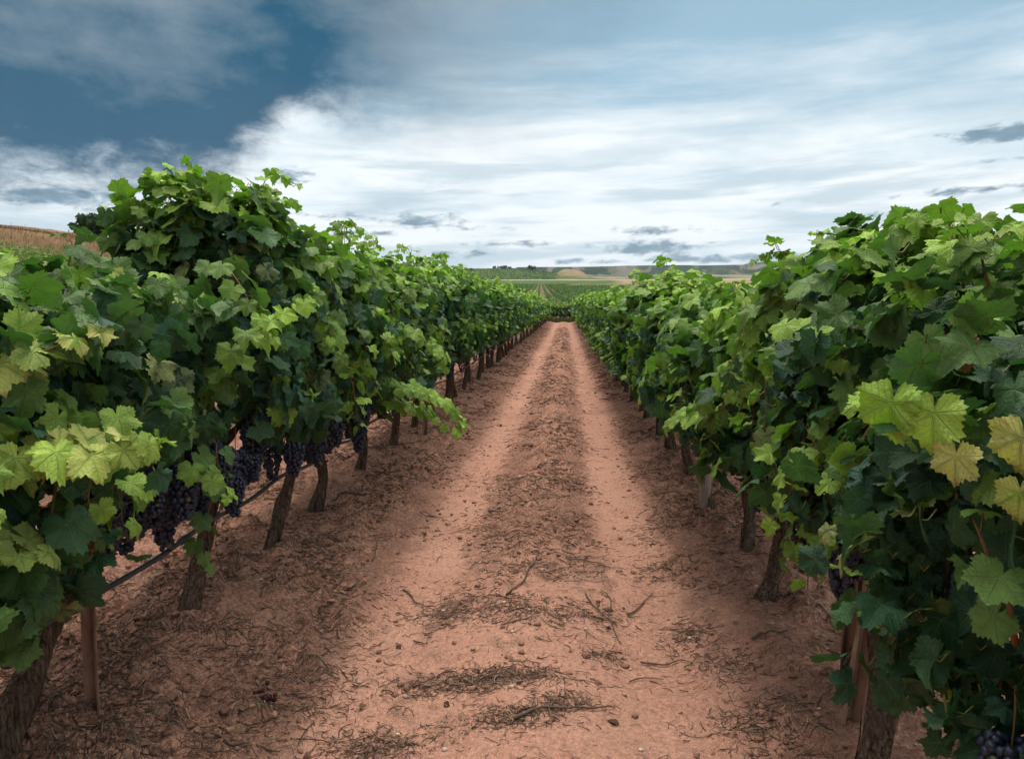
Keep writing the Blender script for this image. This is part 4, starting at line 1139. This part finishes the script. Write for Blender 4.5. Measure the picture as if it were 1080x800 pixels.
# loose stuff nobody could count
def litter():
    rng = np.random.RandomState(88)
    def spots(n, near=1.6, far=26, thr=.42):
        m = n*16
        y = near*np.exp(rng.rand(m)*math.log(far/near)); x = rng.uniform(-2.7, 1.7, m)
        r = path_rough(x, y); c = fbm(x*2.8, y*2.2, 123)
        k = np.where(rng.rand(m) < (r**1.5)*sstep(thr, thr+.16, c)*(.4+.6*fbm(x*9, y*7, 131))+.02)[0][:n]
        return x[k], y[k], h_ground(x[k], y[k])
    def strands(x, y, l0, l1, r0, r1, lift, tone):
        n = len(x); s = 1+y*.05
        ln = rng.uniform(l0, l1, n)*np.minimum(s, 2.4)*(rng.rand(n)**.7); a = np.where(rng.rand(n) < .6, rng.normal(0, .9, n), rng.rand(n)*3.14)
        ca, sa = np.cos(a)[:, None], np.sin(a)[:, None]; cv = (rng.uniform(-.3, .3, n)*ln)[:, None]
        t = np.linspace(-.5, .5, 5)[None]; k = 5
        X = x[:, None]+t*ln[:, None]*ca-cv*(t*t*4)*sa; Y = y[:, None]+t*ln[:, None]*sa+cv*(t*t*4)*ca
        r = rng.uniform(r0, r1, n)*np.minimum(s, 2.8)
        Z = h_ground(X, Y)+(r*.8+np.abs(rng.normal(0, lift, n)))[:, None]+t*rng.uniform(-lift*4, lift*4, (n, 1))
        P = np.stack([X, Y, Z], -1)
        U = np.stack([-sa, ca, 0*sa], -1); W = np.array([0, 0, 1.])
        th = np.arange(3)*2.094+.5; taper = np.linspace(1, .5, k)
        V = P[:, :, None, :]+(r[:, None]*taper)[:, :, None, None]*(np.cos(th)[None, None, :, None]*U[:, :, None, :]+np.sin(th)[None, None, :, None]*W)
        f = []
        for i in range(k-1):
            for j in range(3):
                j2 = (j+1) % 3; f += [(i*3+j, i*3+j2, i*3+3+j2), (i*3+j, i*3+3+j2, i*3+3+j)]
        F = (np.array(f)[None]+(np.arange(n)*k*3)[:, None, None]).reshape(-1, 3)
        C = tone*np.where(rng.rand(n, 1) < .22, rng.uniform(1.5, 3.0, (n, 1)), rng.uniform(.3, 1.4, (n, 1)))*rng.uniform(.9, 1.1, (n, 3))
        return mesh_np("twig_litter", V.reshape(-1, 3), F, [M_LITTER], {'tint': ('FLOAT_COLOR', np.repeat(np.concatenate([C, np.ones((n, 1))], 1), k*3, 0))})
    x, y, _ = spots(9000)
    link("twig_litter", strands(x, y, .03, .17, .0010, .0028, .005, np.array([.15, .100, .072])), kind='stuff', label="brown twig litter strewn along the loose strips of the lane", cat="litter")
    x, y, _ = spots(80000, 1.6, 45, .34)
    cx, cy = [], []
    for (u, v, su, sv, n) in ((483, 638, 34, 9, 620), (555, 646, 22, 8, 260), (483, 718, 40, 7, 700), (545, 716, 34, 6, 420), (538, 761, 30, 8, 420), (394, 778, 34, 10, 620), (615, 650, 30, 7, 380),
                              (540, 552, 30, 9, 420), (570, 568, 26, 9, 380), (692, 557, 14, 8, 260), (726, 667, 16, 9, 300), (334, 663, 30, 12, 500), (325, 706, 30, 10, 420), (598, 744, 22, 6, 240),
                              (696, 595, 18, 7, 260), (255, 690, 40, 14, 520), (300, 735, 40, 12, 380), (770, 700, 24, 12, 320), (800, 760, 30, 12, 380), (575, 600, 30, 7, 340), (640, 690, 16, 5, 140), (560, 500, 30, 8, 420), (590, 520, 20, 6, 240)):
        for k in range(n):
            p = on_ground(u+rng.normal(0, su), v+rng.normal(0, sv), .02); cx.append(p[0]); cy.append(p[1])
    x = np.concatenate([x, cx]); y = np.concatenate([y, cy])
    link("straw_litter", strands(x, y, .012, .07, .0006, .0022, .003, np.array([.135, .086, .060])), kind='stuff', label="fine dark shreds of straw and bark matted on the loose soil", cat="litter")
    acc = Acc(); V0, F0 = ICO1
    for (x, y, z) in zip(*spots(6500, 1.6, 20)):
        r = rng.uniform(.003, .013)*(1+y*.04)*(1 if rng.rand() > .03 else 1.5)
        d = 1+rng.uniform(-.42, .42, (len(V0), 1))
        v = V0*d*r*np.array([rng.uniform(.8, 1.4), rng.uniform(.8, 1.4), rng.uniform(.5, .9)])+np.array([x, y, z+r*.15])
        c = np.array([.27, .135, .09])*rng.uniform(.5, 1.3); acc.put(v, F0, 0, tint=np.array([*c, 1]))
    link("soil_clods", acc.mesh("soil_clods", [M_LITTER], {'tint': 'FLOAT_COLOR'}), kind='stuff', label="crumbled red soil clods on the loose strips", cat="soil")
    acc = Acc()
    for k in range(230):
        y = 1.7*math.exp(rng.rand()*2.2); x = rng.uniform(-2.4, 1.4); r = rng.uniform(.003, .0095)
        v = V0*(1+rng.uniform(-.12, .12, (len(V0), 1)))*r*np.array([1.2, 1, .7])+np.array([x, y, gz(x, y)+r*.3])
        c = np.array([.46, .33, .25])*rng.uniform(.6, 1.2); acc.put(v, F0, 0, tint=np.array([*c, 1]))
    link("pebbles", acc.mesh("pebbles", [M_LITTER], {'tint': 'FLOAT_COLOR'}), kind='stuff', label="small pale pebbles scattered over the red soil", cat="pebbles")
    L = Leaves()
    for (x, y, z) in zip(*spots(800, 1.6, 18)):
        L.add(np.array([x, y, z+.008]), np.array([rng.normal(0, .5), rng.normal(0, .5), 1]), rng.normal(0, 1, 3), rng.uniform(.010, .026), np.array([.13, .075, .045])*rng.uniform(.5, 1.5))
    acc = Acc(); L.build(acc, T_LO, rng, False); link("dead_leaf_litter", acc.mesh("dead_leaf_litter", [M_LITTER, M_LITTER], KINDS_), kind='stuff', label="curled dead brown leaf scraps on the lane", cat="litter")
litter()

# ------------------------------------------------------------------ air
def haze():
    m = bpy.data.materials.new("air"); m.use_nodes = True; g = NT(m.node_tree)
    v = g.n('ShaderNodeVolumePrincipled'); v.inputs['Color'].default_value = (.72, .87, 1.0, 1); v.inputs['Density'].default_value = HAZE
    o = g.n('ShaderNodeOutputMaterial'); g.t.links.new(v.outputs[0], o.inputs['Volume'])
    x0, x1, y0, y1, z0, z1 = -12600, 12600, -60, 12600, -160, 580
    V = [(x, y, z) for z in (z0, z1) for y in (y0, y1) for x in (x0, x1)]
    F = [(0, 2, 3, 1), (4, 5, 7, 6), (0, 1, 5, 4), (2, 6, 7, 3), (0, 4, 6, 2), (1, 3, 7, 5)]
    link("haze", mesh_np("haze", V, F, [m], smooth=False), kind='stuff')
HAZE = 3.8e-5
haze()
